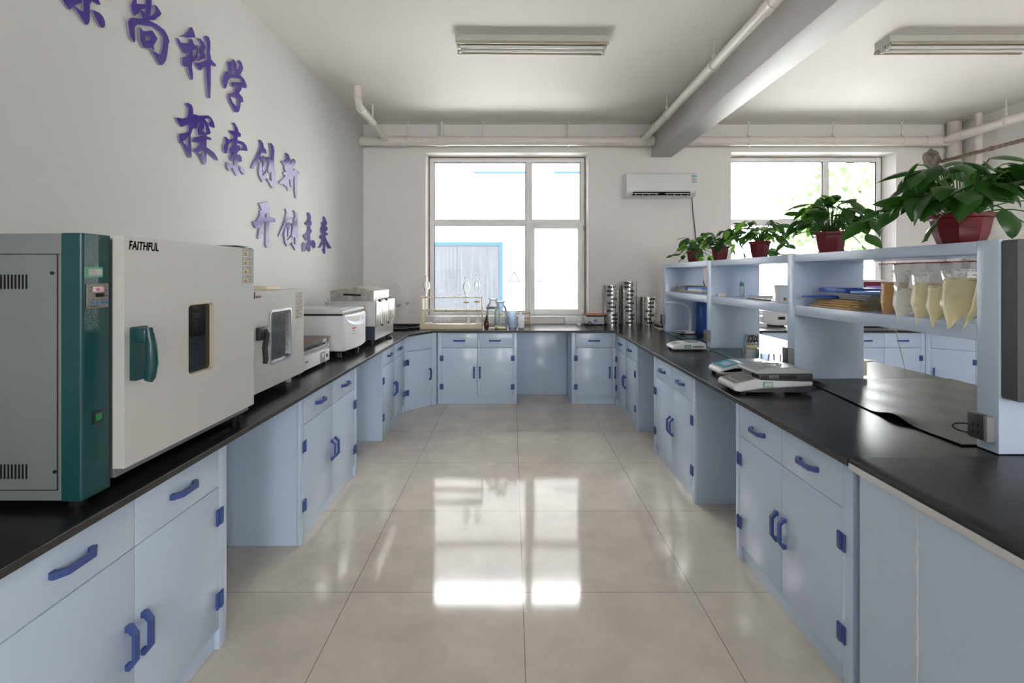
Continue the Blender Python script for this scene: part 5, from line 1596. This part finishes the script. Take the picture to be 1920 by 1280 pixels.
slab('folder', 'pale topped navy folder on the near bay magazines', 'folder', 1.81, 2.05, 2.46, 2.66, SZ + .0845, SZ + .097, 'skyfile', .05)
e = thing('bottle_brush', 'bristly bottle brush with orange handle on the near bay shelf', 'brush', (1.765, 2.475, SZ))
MB().tube([(0, .05, .018), (-.005, .17, .014)], .006, seg=8).build('handle', 'powora', e, smooth=60)
m = MB()
rnd = random.Random(7)
for k in range(260):
    t = rnd.uniform(-.07, .05)
    a = rnd.uniform(0, 2 * PI)
    d = Vector((math.cos(a), rnd.uniform(-.3, .3), math.sin(a))) * rnd.uniform(.026, .034)
    c = Vector((.02, t, .036))
    s_ = Vector((0, .0012, 0))
    m.add([c - s_, c + s_, c + d + s_, c + d - s_], [(0, 1, 2, 3)])
m.tube([(.02, -.07, .036), (.02, .05, .036)], .008, seg=8)
m.build('bristles', 'bristle', e, smooth=0, fix=False)

def powder_bag(label, y, pm, w, fill, lean, rz, x=1.715, sc=1.0):
    e = thing('powder_bag', label, 'bag', (x, y, SZ + .002), rz, 'bags of powder on the near bay shelf')
    H = .235 * sc
    def pillow(z0, z1, t0, t1, wk, nz=10, nx=8, seed=0, cor=0, flare=0.0):
        rnd_ = random.Random(seed)
        V, fc = [], []
        for j in range(nz + 1):
            v = j / nz
            z = z0 + (z1 - z0) * v
            th = t0 + (t1 - t0) * v
            th *= min(1, .35 + 2.2 * v) if cor else 1
            for s_ in (0, 1):
                for i in range(nx + 1):
                    u = -1 + 2 * i / nx
                    ww = w / 2 * (wk + (1 - wk) * min(1, v * 2.8)) * (1 + flare * v)
                    yy = u * ww
                    bulge = th * (1 - abs(u) ** 2.5) * (1 + .10 * rnd_.uniform(-1, 1))
                    xx = lean * z + (bulge if s_ else -bulge)
                    zo = 0
                    if cor and v < .34:
                        q = (.34 - v) / .34
                        xx -= .042 * q
                        if not s_:
                            zo = -.034 * q * q * (1 - .5 * abs(u))
                            xx -= .012 * q
                    V.append((xx, yy, z + zo + rnd_.uniform(-.002, .002)))
        R = 2 * (nx + 1)
        for j in range(nz):
            for s_ in (0, 1):
                for i in range(nx):
                    a = j * R + s_ * (nx + 1) + i
                    fc.append((a, a + 1, a + R + 1, a + R))
            for i in (0, nx):
                a = j * R + i
                fc.append((a, a + nx + 1, a + R + nx + 1, a + R))
        for j in (0, nz):
            for i in range(nx):
                a = j * R + i
                fc.append((a, a + 1, a + nx + 2, a + nx + 1))
        return MB().add(V, fc)
    pw = pillow(0, H * fill, .028, .020, .12, nz=14, nx=10, seed=int(y * 100), cor=1).build('powder', pm, e, smooth=70)
    fl = pillow(H * fill - .01, H, .0205, .0015, 1.0, seed=int(y * 77), flare=.30).build('bag_film', 'film', e, smooth=70)
    q = MB().box(lean * H - .0025, lean * H + .0025, -w * .65, w * .65, H - .004, H)
    q.build('zip_strip', 'ziplock', e, smooth=0)
    m = MB()
    rnd_ = random.Random(int(y * 1000))
    for k in range(7):
        zz = H * (.84 - .075 * (k // 3))
        yy = -w * .28 + (k % 3) * .024 + rnd_.uniform(-.008, .008)
        tt = .0205 + (.0015 - .0205) * ((zz / H - fill) / (1 - fill)) + .0025
        pts = []
        for q in range(rnd_.randint(4, 7)):
            z_ = zz + rnd_.uniform(-.007, .007)
            pts.append((lean * z_ - tt, yy - q * .0035, z_))
        m.tube(pts, .0007, seg=4)
    m.build('handwriting', 'ink', e, smooth=0)
    return e
for args in (('bag of orange brown powder, first along from the bottle brush', 2.335, 'powora', .115, .62, .16, .45, 1.785),
             ('bag of off white powder next to the orange brown one', 2.225, 'powwhi', .12, .50, .22, .45, 1.765),
             ('bag of pale yellow powder right after the off white bag', 2.125, 'powyel', .12, .62, .24, .45, 1.765),
             ('bag of pale yellow powder in the middle, third from the upright', 2.04, 'powyel', .12, .58, .24, .45, 1.76),
             ('bulging bag of pale yellow powder second from the near upright', 1.958, 'powyel', .13, .72, .22, .42, 1.755),
             ('bag of pale yellow powder touching the near upright', 1.885, 'powyel', .06, .66, .22, .1, 1.765)):
    lb, y, pm, w, fl, ln, rz, xx = args
    powder_bag(lb, y, pm, w, fl, ln, rz, xx)

slab('cardboard_piece', 'flat brown cardboard on top of the shelving between two plants', 'cardboard', 1.74, 1.93, 3.12, 3.24, 1.6055, 1.613, 'kraft', .1)
outlet('cream socket box on the rear edge of the second shelf upright', (2.139, 3.055, .862), PI / 2, .03, .09, .03, ('cream', 'cream'))
slab('paper_sheet', 'loose white sheet at the far edge of the island worktop', 'paper', 2.42, 2.64, 3.62, 3.9, .8485, .8495, 'paper', .3)
tag(MB().tube([(2.142, 2.80, 1.24), (2.2, 2.86, 1.20), (2.42, 3.10, 1.02), (2.60, 3.30, .90), (2.665, 3.37, .85), (2.67, 3.37, .5)], .0022, seg=6).build('thin_cord', 'cream', smooth=60), 'thin pale cord hanging from the shelf across the island', 'cord')
tag(MB().tube([(1.714 - .046 * math.sin(PI * k / 12), 1.836 + .045 * math.sin(PI * k / 12), .925 - .0026 * k + .006 * math.sin(PI * k / 6)) for k in range(13)], .0028, seg=6).build('cord_loop', 'black', smooth=60), 'small black cord loop by the nearest socket box', 'cord')
for k in range(3):
    slab('notebook', ['bottom notebook beside the shelving end by the sieves', 'middle notebook beside the shelving end by the sieves', 'top notebook beside the shelving end by the sieves'][k], 'notebook',
         1.70, 1.86, 5.72, 5.94, ZB + .024 * k, ZB + .024 * k + .0225, ['paper', 'black', 'greypaper'][k], rz=.08 * (k - 1), grp='notebooks by the shelving end')

# ---- pothos plants
def leaf(m, B, az, pitch, L, Wd, droop, roll, mi):
    n = 7
    ts = [0, .08, .22, .4, .6, .8, 1.0]
    ws = [.34, .88, 1.0, .95, .72, .38, .0]
    d = Vector((math.cos(az), math.sin(az), 0))
    up = Vector((0, 0, 1))
    s0 = d.cross(up)
    p = Vector(B)
    V = []
    prev = 0
    for k, t in enumerate(ts):
        a = pitch - droop * t
        f = d * math.cos(a) + up * math.sin(a)
        p = p + f * (t - prev) * L
        prev = t
        nrm = s0.cross(f)
        s = (s0 * math.cos(roll) + nrm * math.sin(roll))
        nn = s.cross(f)
        w = ws[k] * Wd / 2
        back = -f * (.10 * L if k == 0 else 0)
        for u, fold in ((-1, .22), (-.5, .02), (0, -.06), (.5, .02), (1, .22)):
            V.append(p + s * u * w - nn * fold * w * (1 if k else .5) + (back if abs(u) == 1 or abs(u) == .5 else Vector((0, 0, 0))))
    for v in V:
        v.z = max(v.z, .006)
    fc = []
    for k in range(n - 1):
        for i in range(4):
            a = k * 5 + i
            fc.append((a, a + 1, a + 6, a + 5))
    m.add(V, fc, mi)

def plant(label, x, y, rim, H, nl, spread, height, L, seed, trail=0, lightness=.2, bias=0):
    e = thing('potted_pothos', label, 'plant', (x, y, 1.6045))
    k8 = math.cos(PI / 8)
    r = rim / k8
    MB().lathe([(r * .60, 0), (r * .66, .004), (r * .80, H * .35), (r * .90, H * .84), (r * 1.0, H * .88), (r * 1.02, H), (r * .92, H), (r * .88, H * .88)], seg=8, close=False).build('pot', 'pot', e, smooth=20)
    MB().lathe([(r * .60, .001), (r * .60, .003)], seg=8).build('pot_bottom', 'pot', e)
    MB().lathe([(r * .87, H * .86), (r * .87, H * .90), (0, H * .93)], seg=16).build('soil', 'soil', e, smooth=60)
    rnd = random.Random(seed)
    lf, st = MB(), MB()
    for k in range(nl):
        az = 2 * PI * (k * .381966 + rnd.uniform(-.06, .06)) + bias
        u = (k + .5) / nl
        lev = rnd.uniform(.15, 1.0)
        rr_ = spread * (.12 + .55 * math.sqrt(u)) * rnd.uniform(.75, 1.1) * (1.12 - .35 * lev)
        z = H + height * lev * .78
        if k < trail:
            z = H * rnd.uniform(.35, .9)
            rr_ = spread * rnd.uniform(.62, .95)
        B = Vector((math.cos(az) * rr_, math.sin(az) * rr_, z))
        A = Vector((math.cos(az) * rim * .35 * rnd.random(), math.sin(az) * rim * .35, H * .9))
        mid = A * .4 + B * .6 + Vector((0, 0, .05 + .06 * lev))
        mid.x, mid.y = A.x * .55 + B.x * .45, A.y * .55 + B.y * .45
        pts = [A * (1 - t) ** 2 + mid * 2 * t * (1 - t) + B * t * t for t in (0, .2, .4, .6, .8, 1)]
        st.tube(pts, .0028, seg=5, caps=False)
        l_ = L * rnd.uniform(.72, 1.15)
        mi = 1 if rnd.random() < lightness else 0
        leaf(lf, B, az + rnd.uniform(-.7, .7), rnd.uniform(-.75, .35) - (.3 if k < trail else 0), l_, l_ * rnd.uniform(.66, .82), rnd.uniform(.35, 1.1), rnd.uniform(-.6, .6), mi)
    st.build('stems', 'stem', e, smooth=60, fix=False)
    o = lf.build('leaves', ['leaf', 'leaflt'], e, smooth=80, fix=False)
plant('lush potted pothos in the largest maroon pot, nearest on the shelving', 1.905, 2.11, .105, .13, 78, .37, .285, .128, 11, trail=6, lightness=.02)
plant('potted pothos in a maroon pot, second from the nearest plant', 1.90, 2.97, .085, .13, 58, .33, .27, .115, 23, trail=4, lightness=.15)
plant('potted pothos in a maroon pot, middle of the five on the shelving', 1.90, 3.81, .076, .13, 46, .30, .19, .105, 35, trail=4, lightness=.3)
plant('potted pothos in a maroon pot above the blue binder bay, second farthest', 1.90, 4.54, .078, .13, 44, .27, .19, .10, 47, trail=3, lightness=.3)
plant('smallest trailing potted pothos at the far end of the shelving', 1.90, 5.20, .070, .12, 46, .24, .19, .088, 52, trail=12, lightness=.45)
e = thing('straw_brush', 'dry straw brush on the near end of the shelving top', 'brush', (2.01, 1.79, 1.6055))
rnd = random.Random(3)
m = MB()
for k in range(240):
    a, b_ = rnd.uniform(-.45, .45), rnd.uniform(-.1, .55)
    Lk = rnd.uniform(.11, .17)
    p0 = Vector((0, 0, .016))
    p1 = p0 + Vector((-math.cos(a) * math.cos(b_), math.sin(a) * .35, math.sin(b_) * .45)) * Lk
    p1.z = max(p1.z, .002)
    s_ = Vector((0, .0011, .0005))
    m.add([p0 - s_, p0 + s_, p1 + s_ * .4, p1 - s_ * .4], [(0, 1, 2, 3)])
m.build('bristles', 'straw', e, smooth=0, fix=False)
MB().tube([(-.01, 0, .016), (.10, 0, .014)], .012, seg=8).build('handle', 'wood', e, smooth=60)

# ================================================================= BENCH BEYOND THE ISLAND
e = thing('rice_cooker', 'white round rice cooker on the worktop beyond the island', 'cooker', (3.27, 6.18, ZB))
MB().lathe([(.09, .012), (.125, .02), (.138, .06), (.14, .165), (.142, .175)], seg=30).build('body', 'milky', e, smooth=50)
MB().lathe([(.143, .175), (.143, .185), (.11, .205), (.04, .22), (0, .222)], seg=30).build('lid', 'paper', e, smooth=50)
MB().lathe([(.012, .222), (.010, .24), (.02, .25), (.018, .262), (0, .265)], seg=14).build('lid_knob', 'milky', e, smooth=50)
MB().box(-.03, .05, -.143, -.135, .09, .125).build('rating_label', 'ink', e, smooth=0)
MB().lathe([(.10, 0), (.10, .012)], seg=24).build('foot_ring', 'black', e)
slab('document_tray', 'pale stack of documents beside the rice cooker', 'papers', 2.86, 3.08, 6.0, 6.25, ZB, ZB + .05, 'paper')
e = thing('analyser_case', 'white instrument with maroon front and violet screen under the plant side window', 'lab instrument', (4.33, 6.15, ZB))
MB().box(-.22, .22, -.15, .2, .012, .575, bev=.01).build('case', 'white', e)
MB().box(-.20, .20, -.156, -.15, .30, .55).build('front_plate', 'maroonbox', e, smooth=0)
MB().box(-.06, .19, -.160, -.156, .42, .50).build('screen', 'violet', e, smooth=0)
MB().box(-.18, .18, -.12, .12, 0, .012).build('foot', 'black', e, smooth=0)
e = thing('white_instrument', 'tall white instrument case in the far corner by the riser pipes', 'lab instrument', (5.42, 5.72, ZB))
MB().box(-.16, .16, -.25, .20, .012, .68, bev=.012).build('case', 'milky', e)
MB().box(-.18, .18, -.27, .22, .68, .70, bev=.004).build('lid', 'white', e)
MB().box(-.13, .13, -.22, .17, 0, .012).build('foot', 'black', e, smooth=0)
